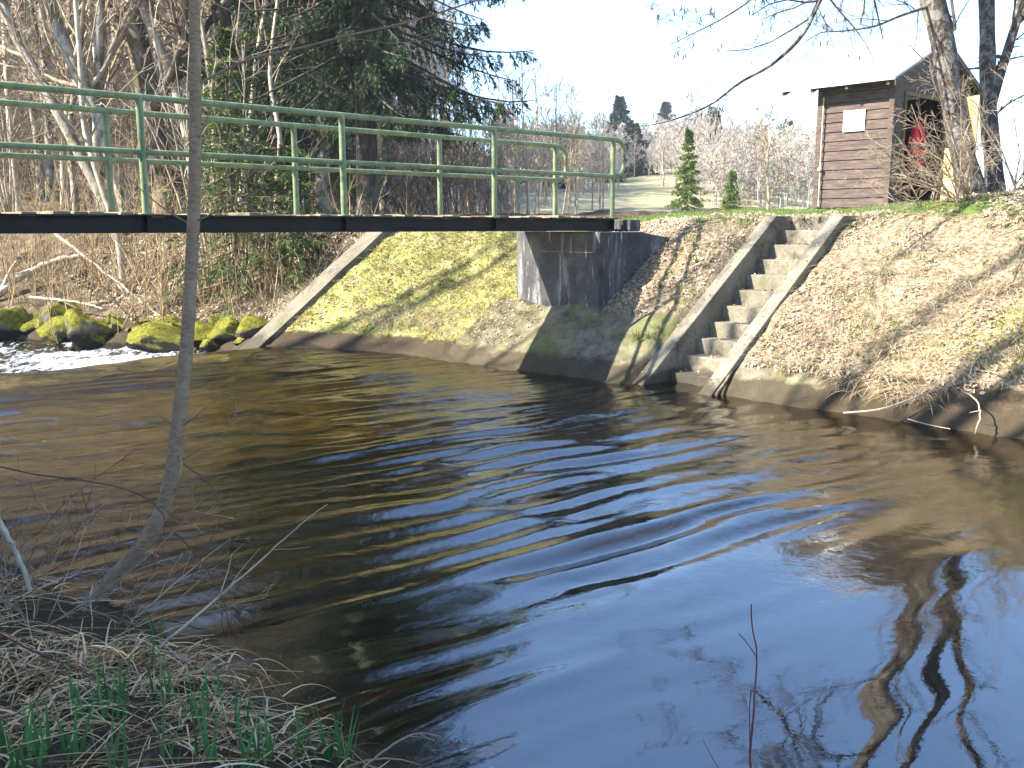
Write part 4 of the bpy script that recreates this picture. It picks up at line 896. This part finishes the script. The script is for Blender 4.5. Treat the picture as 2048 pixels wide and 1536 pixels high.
# ================================================================ LOGS, STICKS, THICKETS
def stick(name, path, r0, r1, mat, label, cat='branch', n=20, sub=(), seed=1, up=0, sides=7):
    rng = np.random.default_rng(seed); pts = spline(np.array([P(*q) for q in path]), n); base = pts[0].copy(); pts = pts-base
    pts += rng.normal(0, r0*.25, pts.shape); rad = np.linspace(r0, r1, n); m = MB(); m.tubes(pts, rad, sides); P0, R0 = pts[None], rad[None]
    for k in sub:
        s2, d, L, r = kids(P0, R0, k, (.2, .95), .6, .3, .6, rng); P0 = lines(s2, d, L, 5, .14, (0, 0, up), rng); R0 = np.maximum(r[:, None]*np.linspace(1, .4, 5), .0012); m.tubes(P0, R0, 4)
    o = m.build(name, MAT[mat]); o.location = tuple(base); return tag(o, label, cat)
stick('fallen_log', [(-30, 610, 17.9), (20, 570, 18), (70, 538, 18.1), (120, 520, 18.2), (165, 513, 18.3)], .09, .05, 'bark_pale', 'pale fallen log on the wooded bank at the left edge', 'log', sub=(3,))
stick('fallen_branch', [(60, 595, 17.2), (120, 600, 16.9), (175, 608, 16.6), (205, 618, 16.3)], .03, .012, 'bark_pale', 'thin pale branch lying over the boulders', sub=(3,))
stick('fallen_branch', [(110, 468, 17.4), (160, 505, 17.2), (230, 560, 17), (330, 640, 16.4)], .03, .015, 'bark_pale', 'pale broken branch slanting down behind the boulders', sub=(3,))
stick('fallen_stick', [(1432, 792, 9.9), (1452, 762, 10.05), (1478, 725, 10.25), (1502, 692, 10.5)], .018, .011, 'bark_brown', 'dark stick leaning on the right side wall of the staircase', 'stick')
stick('fallen_branch', [(1685, 826, 8.72), (1760, 818, 8.6), (1830, 795, 8.6), (1900, 772, 8.65), (1980, 750, 8.7), (2060, 722, 8.75)], .0095, .004, 'twig_pale', 'long pale branch lying along the foot of the right bank', sub=(5, 2), seed=3)
stick('fallen_branch', [(1950, 868, 7.95), (1960, 830, 8.05), (1952, 800, 8.2), (1920, 778, 8.35)], .009, .005, 'twig_pale', 'crooked pale branch hanging into the water at right', sub=(2,), seed=4)
stick('fallen_stick', [(1815, 838, 8.4), (1860, 850, 8.25), (1900, 858, 8.15)], .006, .003, 'bark_pale', 'small orange-brown stick at the waterline of the right bank', 'stick')
for i, (a, b) in enumerate((((1925, 405), (2010, 570)), ((1905, 420), (1870, 560)), ((1960, 420), (2048, 520)))):
    stick('hanging_stem', [(a[0], a[1], 10.9), ((a[0]+b[0])/2+8, (a[1]+b[1])/2-12, 10.3), (b[0], b[1], 9.9)], .009, .004, 'bark_pale', ('long bare stem trailing down the right bank from the leaning alder', 'short bare stem drooping down the bank below the shrub', 'bare stem trailing towards the right edge below the slimmer alder')[i], 'stem', sub=(3,), seed=30+i)

def bank_twigs():
    rng = np.random.default_rng(57)
    for i in range(26):
        v = rng.uniform(-.5, 5.6); u = float(wl(v))+rng.uniform(.5, 2.6); x, y = UV2XY(u, v); L = rng.uniform(.25, .8); a = rng.uniform(0, 6.28)
        q = [(u+math.cos(a)*t*L, v+math.sin(a)*t*L*.8) for t in np.linspace(-.5, .5, 6)]; p = np.array([[*UV2XY(*k), float(Z(*k))+.03+.02*math.sin(j*1.7)] for j, k in enumerate(q)])
        b = p[0].copy(); m = MB(); pp = spline(p-b, 14); R0 = np.linspace(.006, .0025, 14); m.tubes(pp, R0, 5)
        s2, d, l2, r = kids(pp[None], R0[None], 3, (.2, .9), .6, .35, .6, rng); P1 = lines(s2, d, l2, 4, .12, (0, 0, 0), rng); m.tubes(P1, np.maximum(r[:, None]*np.linspace(1, .5, 4), .0015), 4)
        o = m.build('fallen_twig', MAT['twig_pale' if i % 3 else 'twig']); o.location = tuple(b); tag(o, 'thin forked twig lying loose on the leafy right bank', 'twig', 'loose twigs on the right bank')
bank_twigs()

def thicket(px, D, w, n, h, label, seed, mat='stem_brown', group=None):
    rng = np.random.default_rng(seed); x = (px-1024)/F_PX*D; g = zxy(x, D); b = np.array([x, D, g]); r = MB()
    st = np.stack([rng.normal(0, w*.4, n), rng.normal(0, w*.35, n), np.zeros(n)], 1); gg = np.array([zxy(*(b+s)[:2]) for s in st]); st[:, 2] = gg-g-.05
    P0 = lines(st, np.tile([0, 0, 1.], (n, 1))+rng.normal(0, .24, (n, 3)), rng.uniform(h*.4, h*1.1, n), 6, .07, (0, 0, .02), rng); R0 = rng.uniform(.004, .013, (n, 1))*np.linspace(1, .4, 6); r.tubes(P0, R0, 4)
    s2, d, L, rr = kids(P0, R0, 7, (.2, 1), .6, .35, .6, rng); P1 = lines(s2, d, L, 4, .1, (0, 0, .04), rng); r.tubes(P1, np.maximum(rr[:, None]*np.linspace(1, .5, 4), .003), 3)
    o = r.build('thicket', MAT[mat]); o.location = tuple(b); tag(o, label, 'thicket', group)
for i, (px, D, n, h, mt) in enumerate(((425, 17.0, 5, (3, 5.5), 'bark_pale'), (480, 16.8, 5, (2.5, 5), 'bark_pale'), (40, 21, 6, (4, 7), 'bark_pale'), (320, 23, 6, (4, 7), 'bark_pale'), (150, 24, 6, (4, 7), 'bark_pale'))):
    q = np.array([(px-1024)/F_PX*D, D, 0]); q[2] = zxy(q[0], q[1])
    shrub('coppice_shrub', q, n, R1, mt, 'clump of tall thin pale stems rising through the thicket behind the bridge', 'shrub', r0=.026, h=h, dirs=(-.1, 0, 3.2), trop=(0, 0, .02), sub=(5, 4), tmin=.005, group='clumps of tall pale stems in the thicket', wig=.06)
TH = [(300, 16.4, 1.0, 70, 2.0), (360, 16.8, 1.1, 80, 2.3), (430, 16.6, 1.0, 70, 2.0), (500, 16.2, 1.0, 60, 1.7), (560, 16.0, .9, 60, 1.5), (610, 16.3, .8, 40, 1.3), (250, 17.6, 1.1, 60, 2.4), (180, 18.6, 1.2, 50, 2.4), (90, 19, 1.3, 50, 2.6), (330, 18.5, 1.4, 60, 2.8), (450, 18.8, 1.4, 60, 2.8), (20, 18.6, 1.2, 40, 2.2), (640, 18.5, 1.2, 40, 1.6), (60, 18.0, 1.2, 70, 1.1), (140, 17.9, 1.2, 70, 1.1), (220, 17.2, 1.0, 60, 1.1), (10, 19.5, 1.2, 60, 1.5), (170, 19.8, 1.3, 60, 1.6)]
for i, (px, D, w, n, h) in enumerate(TH): thicket(px, D, w*1.15, int(n*.36), h*.95, 'dense clump of thin upright brown stems on the wooded bank', 300+i, group='brown stem thickets on the wooded bank')

# ================================================================ GROUND COVER
def blades(m, base, h, w, lean, rng, S=4, droop=.4, dirs=None):
    N = len(base); a = rng.uniform(0, 2*math.pi, N); d = np.stack([np.cos(a), np.sin(a), np.zeros(N)], 1)
    if dirs is not None: d = nrm(d+np.asarray(dirs))
    d3 = nrm(d*lean[:, None]+np.array([0, 0, 1.])); pts = np.empty((N, S, 3)); p = base.copy(); pts[:, 0] = p; st = (h/(S-1))[:, None]
    for i in range(1, S): d3 = nrm(d3+d*droop*.25+np.array([0, 0, -droop*.55])); p = p+d3*st; pts[:, i] = p
    side = nrm(np.cross(d, [0, 0, 1.])+rng.normal(0, .3, (N, 3))); tw = np.linspace(1, .12, S)[None, :, None]*w[:, None, None]*.5
    L = pts-side[:, None]*tw; R = pts+side[:, None]*tw; v = np.stack([L, R], 2).reshape(-1, 3)
    i = np.arange(N*S*2).reshape(N, S, 2); q = np.stack([i[:, :-1, 0], i[:, :-1, 1], i[:, 1:, 1], i[:, 1:, 0]], -1).reshape(-1, 4); m.add(v, q)
def leaves(m, pos, nor, size, rng):
    N = len(pos); a = nrm(rng.normal(0, 1, (N, 3))); n = nrm(nor+rng.normal(0, .5, (N, 3))); t = nrm(np.cross(n, a)); b = np.cross(n, t)
    s = size[:, None]; cu = rng.uniform(-.2, .5, (N, 1))
    p0 = pos-t*s; p1 = pos+b*s*.5+n*s*cu; p2 = pos+t*s*.9+n*s*cu*.6; p3 = pos-b*s*.5+n*s*cu; mid = pos-n*s*.08
    v = np.stack([p0, p1, p2, p3], 1).reshape(-1, 3); i = np.arange(N)*4
    m.add(v, t=np.concatenate([np.stack([i, i+1, i+2], 1), np.stack([i, i+2, i+3], 1)]))
def scatter(n, ur, vr, rng, keep):
    u = rng.uniform(*ur, n); v = rng.uniform(*vr, n); k = keep(u, v); u, v = u[k], v[k]; z = Z(u, v); x, y = UV2XY(u, v); return u, v, np.stack([x, y, z], 1)
SLN = np.array([-.6*DX, -.6*DY, .8])
def in_stair(u, v): return (v > 5.82) & (v < 7.05) & (u < 10.85)
def in_abut(u, v): return (v > 8.1) & (v < 9.65) & (u > 8.75) & (u < 9.65)
def cover():
    rng = np.random.default_rng(81)
    clump = lambda u, v, s, k=1.2: fbm(u*k, v*k, 3, s)
    m = MB(); u, v, p = scatter(95000, (8, 13), (-1.5, 9.0), rng, lambda u, v: (u-wl(v) > .35) & (u-wl(v) < 3.4) & ~in_stair(u, v) & ~in_abut(u, v) & (clump(u, v, 90, 2.2) > rng.uniform(-.12, .1, u.shape)) & ((v < 7) | (u-wl(v) > .95)))
    leaves(m, p+np.array([0, 0, .012])+rng.uniform(0, .015, (len(p), 1))*[0, 0, 1], np.tile(SLN, (len(p), 1)), rng.uniform(.010, .036, len(p))*rng.uniform(.6, 1.2, len(p)), rng)
    u, v, p = scatter(4000, (6.8, 10.8), (9.0, 13), rng, lambda u, v: (u-wl(v) > .3) & (u-wl(v) < 2.8) & ~in_abut(u, v)); leaves(m, p+[0, 0, .015], np.tile(SLN, (len(p), 1)), rng.uniform(.012, .03, len(p)), rng)
    u, v, p = scatter(9000, (6, 11), (13.3, 20), rng, lambda u, v: (u-wl(v) > .3)); leaves(m, p+[0, 0, .02], np.tile(SLN, (len(p), 1)), rng.uniform(.025, .06, len(p)), rng)
    for k in range(11):
        n = 16; uu = 8.57+.237*k+rng.uniform(.02, .23, n); vv = 6.06+.73*rng.uniform(0, 1, n)**(1.5 if k % 2 else .7); x, y = UV2XY(uu, vv)
        leaves(m, np.stack([x, y, np.full(n, min(.105+.178*k, 1.88)+.008)], 1), np.tile([0, 0, 1.], (n, 1)), rng.uniform(.012, .03, n), rng)
    uu = rng.uniform(8.2, 10.5, 60); vv = rng.choice([5.965, 6.885], 60)+rng.normal(0, .04, 60); x, y = UV2XY(uu, vv); leaves(m, np.stack([x, y, .75*(uu-8.09)+.012], 1), np.tile(SLN, (60, 1)), rng.uniform(.01, .025, 60), rng)
    tag(m.build('fallen_leaves', MAT['leaf_litter'], None, smooth=False), 'brown fallen leaves strewn over the far bank', 'leaves', kind='stuff')
    m = MB(); u, v, p = scatter(52000, (6.8, 11), (9.1, 13.1), rng, lambda u, v: (u-wl(v) > .28) & (u-wl(v) < 2.8) & ~in_abut(u, v) & (clump(u, v, 95, 1.6) > -.09) & ((v > 9.8) | (u-wl(v) > 1.0)))
    blades(m, p, rng.uniform(.03, .085, len(p)), rng.uniform(.006, .014, len(p)), rng.uniform(.2, 1.3, len(p)), rng, 3, .6)
    u, v, p = scatter(9000, (8, 11.5), (-1.5, 8.2), rng, lambda u, v: (u-wl(v) > .5) & (u-wl(v) < 2.8) & ~in_stair(u, v) & ~in_abut(u, v) & (clump(u, v, 97, 1.4) > .09))
    blades(m, p, rng.uniform(.04, .10, len(p)), rng.uniform(.006, .012, len(p)), rng.uniform(.2, 1.1, len(p)), rng, 3, .5)
    u, v, p = scatter(1500, (6.8, 11), (9.2, 13.0), rng, lambda u, v: (u-wl(v) > .25) & (u-wl(v) < 2.8) & ~in_abut(u, v) & (clump(u, v, 115, 1.9) > .02)); q = np.repeat(p, 12, 0)+rng.normal(0, .03, (len(p)*12, 3))*[1, 1, .2]
    blades(m, q, rng.uniform(.06, .19, len(q)), rng.uniform(.004, .01, len(q)), rng.uniform(.3, 1.6, len(q)), rng, 4, .6, dirs=(-.5, -.45, 0))
    tag(m.build('mossy_grass', MAT['moss_grass'], None), 'short yellow-green mossy grass on the sunlit bank', 'grass', kind='stuff')
    m = MB(); u, v, p = scatter(9000, (5, 12), (13.3, 21), rng, lambda u, v: (u-wl(v) > .3) & (clump(u, v, 111, .8) > .03))
    blades(m, p, rng.uniform(.06, .22, len(p)), rng.uniform(.008, .022, len(p)), rng.uniform(.3, 1.6, len(p)), rng, 3, .5)
    tag(m.build('ground_cover', MAT['lawn'], None), 'low green ground cover on the wooded bank above the boulders', 'ground cover', kind='stuff')
    m = MB(); u, v, p = scatter(26000, (10, 15.5), (1.5, 10.5), rng, lambda u, v: (u-wl(v) > 2.45) & ~in_stair(u, v) & (clump(u, v, 99) > -.12))
    blades(m, p, rng.uniform(.03, .075, len(p)), rng.uniform(.005, .01, len(p)), rng.uniform(.1, .8, len(p)), rng, 3, .4)
    u, v, p = scatter(1100, (8, 11), (-1, 8), rng, lambda u, v: (u-wl(v) > .5) & ~in_stair(u, v) & (clump(u, v, 101, 1.3) > .055)); q = np.repeat(p, 9, 0)+rng.normal(0, .03, (len(p)*9, 3))*[1, 1, 0]
    blades(m, q, rng.uniform(.05, .13, len(q)), rng.uniform(.008, .016, len(q)), rng.uniform(.1, .7, len(q)), rng, 4, .35)
    tag(m.build('lawn_grass', MAT['lawn'], None), 'short green grass along the bank crest beside the shed', 'grass', kind='stuff')
    m = MB(); u, v, p = scatter(20000, (8, 12), (-1.5, 8.2), rng, lambda u, v: (u-wl(v) > .45) & (u-wl(v) < 3.0) & ~in_stair(u, v) & ~in_abut(u, v) & ((v < 7) | (u-wl(v) > 1)))
    blades(m, p+[0, 0, .02], rng.uniform(.08, .36, len(p)), rng.uniform(.003, .0075, len(p)), rng.uniform(1.0, 4, len(p)), rng, 4, .4, dirs=(-.5, -.45, 0))
    tag(m.build('straw', MAT['straw'], None), 'loose dead straws and thin twigs lying over the leafy right bank', 'straw', kind='stuff')
    # dry tufts hanging over the lower edge
    m = MB(); u, v, p = scatter(5200, (7.6, 10.5), (-1.5, 12.8), rng, lambda u, v: (u-wl(v) > np.where(v < 4.8, .2, .42)) & (u-wl(v) < np.where(v > 7, .8, 1.7)) & ~in_stair(u, v) & ((v < 7.1) | (v > 9.9)) & (clump(u, v, 103, .9) > -.03-.08*(v < 4.5)))
    q = np.repeat(p, 11, 0)+rng.normal(0, .045, (len(p)*11, 3))*[1, 1, .3]
    blades(m, q, rng.uniform(.1, .38, len(q)), rng.uniform(.003, .007, len(q)), rng.uniform(.5, 1.5, len(q)), rng, 5, .75, dirs=(-DX*1.1, -DY*1.1, 0))
    u, v, p = scatter(2600, (6.8, 11), (9.2, 12.9), rng, lambda u, v: (u-wl(v) > .22) & (u-wl(v) < 2.7) & ~in_abut(u, v) & (clump(u, v, 119, 1.2) > .02)); q = np.repeat(p, 8, 0)+rng.normal(0, .05, (len(p)*8, 3))*[1, 1, .2]
    blades(m, q, rng.uniform(.07, .24, len(q)), rng.uniform(.003, .007, len(q)), rng.uniform(.6, 2.2, len(q)), rng, 4, .6, dirs=(-.6, -.5, 0))
    u, v, p = scatter(500, (6, 9.5), (13.2, 17), rng, lambda u, v: (u-wl(v) > .2)); q = np.repeat(p, 10, 0)+rng.normal(0, .08, (len(p)*10, 3))*[1, 1, .2]
    blades(m, q, rng.uniform(.2, .5, len(q)), rng.uniform(.005, .01, len(q)), rng.uniform(.3, 1.2, len(q)), rng, 4, .5)
    tag(m.build('dry_grass', MAT['straw'], None), 'bleached dry grass drooping over the foot of the far bank', 'grass', kind='stuff')
cover()

def foreground():
    rng = np.random.default_rng(91)
    onb = lambda u, v: (nwl(v)-u > .08)
    # matted straw
    m = MB(); u, v, p = scatter(1700, (-.4, 1.8), (1.6, 5.6), rng, lambda u, v: onb(u, v) & (nwl(v)-u < 2.2) & (np.hypot(UV2XY(u, v)[0]+1.8, UV2XY(u, v)[1]-3.95) > .38))
    blades(m, p+[0, 0, .01], rng.uniform(.12, .42, len(p)), rng.uniform(.004, .0115, len(p)), rng.uniform(.9, 3.2, len(p)), rng, 7, .45, dirs=(.45, .1, 0))
    # thick tussock under the sapling
    for cx, cy, n, h in ((-1.5, 3.35, 420, .36), (-1.25, 3.3, 420, .36), (-1.7, 3.1, 300, .34), (-1.05, 2.9, 200, .3), (-.8, 2.8, 120, .22), (-2.4, 3.9, 160, .3), (-1.5, 2.7, 240, .4)):
        n = int(n*.6); q = np.stack([cx+rng.normal(0, .1, n), cy+rng.normal(0, .1, n), np.zeros(n)], 1); q[:, 2] = zxy(cx, cy)+.02
        blades(m, q, rng.uniform(.5, 1.1, n)*h, rng.uniform(.0045, .011, n), rng.uniform(.5, 1.9, n), rng, 8, .5)
    u, v, p = scatter(420, (-.2, 1.65), (1.6, 4.8), rng, lambda u, v: onb(u, v) & (nwl(v)-u < 2))
    n = len(p); a = rng.normal(.2, .9, n); d = np.stack([np.cos(a), np.sin(a)*.8, rng.uniform(-.05, .3, n)], 1); L = rng.uniform(.25, .75, n)
    m.tubes(lines(p-d*L[:, None]*.5+[0, 0, .06], d, L, 6, .06, (0, 0, -.03), rng), rng.uniform(.0014, .0034, (n, 1))*np.linspace(1, .5, 6), 4)
    tag(m.build('dry_grass', MAT['straw_old'], None), 'matted straw-coloured dead grass on the shaded near bank', 'grass', kind='stuff')
    m = MB(); u, v, p = scatter(260, (-.2, 1.7), (1.6, 4.6), rng, lambda u, v: onb(u, v) & (nwl(v)-u > .0)); leaves(m, p+[0, 0, .03], np.tile([0, 0, 1.], (len(p), 1)), rng.uniform(.012, .03, len(p)), rng)
    tag(m.build('fallen_leaves', MAT['leaf_old'], None, smooth=False), 'curled dead leaves among the grass of the near bank', 'leaves', kind='stuff')
    # green iris-like shoots
    m = MB()
    C = [(245, 1400, 9), (205, 1420, 8), (330, 1385, 8), (300, 1330, 4), (400, 1430, 10), (455, 1400, 5), (90, 1490, 8), (150, 1500, 8), (410, 1500, 8), (470, 1470, 6), (545, 1500, 8), (600, 1500, 6), (650, 1500, 9), (690, 1505, 6), (20, 1500, 6), (265, 1300, 4), (320, 1270, 4), (165, 1420, 6), (60, 1530, 7), (500, 1520, 7), (230, 1520, 6), (340, 1510, 6)]
    for px, py, n in C:
        r = P(px, py+22, 1)-np.array([0, 0, EYE]); z = .2
        for _ in range(4): q = r*((z-EYE)/r[2]); z = zxy(q[0], q[1])
        b = np.array([q[0], q[1], z])+rng.normal(0, .022, (n, 3))*[1, 1, 0]
        blades(m, b, rng.uniform(.1, .23, n), rng.uniform(.011, .02, n), rng.uniform(.05, .3, n), rng, 5, .06)
    u, v, p = scatter(260, (.2, 1.7), (1.6, 3.8), rng, lambda u, v: onb(u, v) & (nwl(v)-u > .03)); blades(m, p, rng.uniform(.05, .12, len(p)), rng.uniform(.003, .006, len(p)), rng.uniform(.1, .5, len(p)), rng, 4, .15)
    tag(m.build('green_shoots', MAT['shoot'], None), 'fresh green spring shoots sprouting through the dead grass of the near bank', 'shoots', kind='stuff')
    S = stick
    S('bare_twig', [(318, 1296, 3.55), (400, 1226, 3.75), (500, 1140, 3.95), (580, 1068, 4.15), (655, 1008, 4.3)], .0062, .0022, 'twig_pale', 'long straight pale twig slanting out over the water from the near bank', 'twig', sub=(3,), seed=2)
    S('bare_twig', [(725, 1536, 2.95), (770, 1500, 3.0), (830, 1468, 3.05), (880, 1472, 3.05)], .004, .002, 'twig_pale', 'short forked white twig at the bottom edge near the middle', 'twig', sub=(4,), seed=3)
    S('bare_twig', [(1502, 1800, 2.15), (1500, 1536, 2.2), (1508, 1400, 2.25), (1514, 1320, 2.28), (1505, 1260, 2.3), (1501, 1208, 2.3)], .0042, .0016, 'twig_red', 'single upright reddish twig standing before the blue water', 'twig', sub=(3,), seed=4)
    S('bare_twig', [(320, 1285, 3.5), (380, 1322, 3.4), (430, 1320, 3.4), (458, 1303, 3.4)], .003, .0016, 'twig_pale', 'curved pale twig hooking upward below the straight slanting one', 'twig', seed=5)
    S('bramble', [(-20, 930, 4.2), (80, 950, 4.2), (190, 965, 4.15), (280, 990, 4.1), (330, 1040, 4.1), (300, 1130, 4.1)], .0035, .002, 'twig_red', 'dark red bramble stem arching behind the sapling at left', 'bramble', sub=(4,), seed=6)
    S('bramble', [(370, 930, 4.3), (420, 970, 4.2), (440, 1030, 4.1), (400, 1110, 4.0), (330, 1160, 3.9)], .003, .0016, 'twig_red', 'thin red bramble loop hanging right of the sapling', 'bramble', sub=(2,), seed=7)
    S('bramble', [(-20, 1255, 3.2), (60, 1300, 3.15), (160, 1340, 3.1), (240, 1390, 3.05), (320, 1440, 3.0)], .004, .002, 'twig_red', 'dark red stem lying across the dead grass at lower left', 'bramble', sub=(2,), seed=8)
    S('bramble', [(330, 1045, 4.0), (400, 1120, 3.9), (450, 1210, 3.8), (460, 1320, 3.7)], .0028, .0014, 'twig_red', 'drooping thin bramble dipping into the water beside the slanting twig', 'bramble', sub=(2,), seed=9)
    S('bare_twig', [(-20, 1010, 3.6), (20, 1080, 3.6), (50, 1150, 3.6), (60, 1180, 3.6)], .012, .009, 'bark_pale', 'stout pale dead stem at the left edge of the near bank', 'twig', seed=10)
    for i, (px, py, D, n, h, dr, mt, lab) in enumerate(((40, 1190, 3.9, 15, (.5, 1.0), (.5, .1, .0), 'twig_pale', 'tangle of grey bare twigs at the left edge beside the sapling'), (250, 1215, 4.2, 4, (.35, .7), (.9, 0, -.1), 'twig_pale', 'low grey twiggy growth over the water at the sapling foot'), (-40, 1050, 4.3, 8, (.5, 1.0), (.7, .1, .1), 'twig_red', 'reddish twigs reaching into the picture at the left edge'))):
        q = P(px, py, D); q[2] = max(zxy(q[0], q[1]), .02); shrub('bare_shrub', q, n, rng, mt, lab, h=h, dirs=dr, r0=.004, tmin=.0014, sub=(5, 3), wig=.12)
foreground()

# patch of old snow behind the far railing, dead leaves on the deck
def snow():
    MAT['snow'] = simple('old_snow', [(.3, (.78, .8, .82)), (.7, (.86, .87, .88))], 9, .6, .4, .02)
    q = P(1085, 434, 14.2); rock('snow_patch', (q[0], q[1], 1.80), (.42, .3, .13), .4, 77, 'snow', 'small white patch of old snow behind the far end of the railings', 'snow')
    q = P(1140, 436, 13.9)
snow()

def haze():
    t = NT('haze'); p = t.N("ShaderNodeVolumePrincipled"); p.inputs['Color'].default_value = (.86, .91, 1, 1); p.inputs['Density'].default_value = .0007; p.inputs['Anisotropy'].default_value = .1
    t.L(p.outputs[0], t.out.inputs['Volume']); m = MB(); m.box((0, 60, 12), (160, 170, 24)); tag(m.build('haze', t.m, None, smooth=False), kind='stuff')
haze()
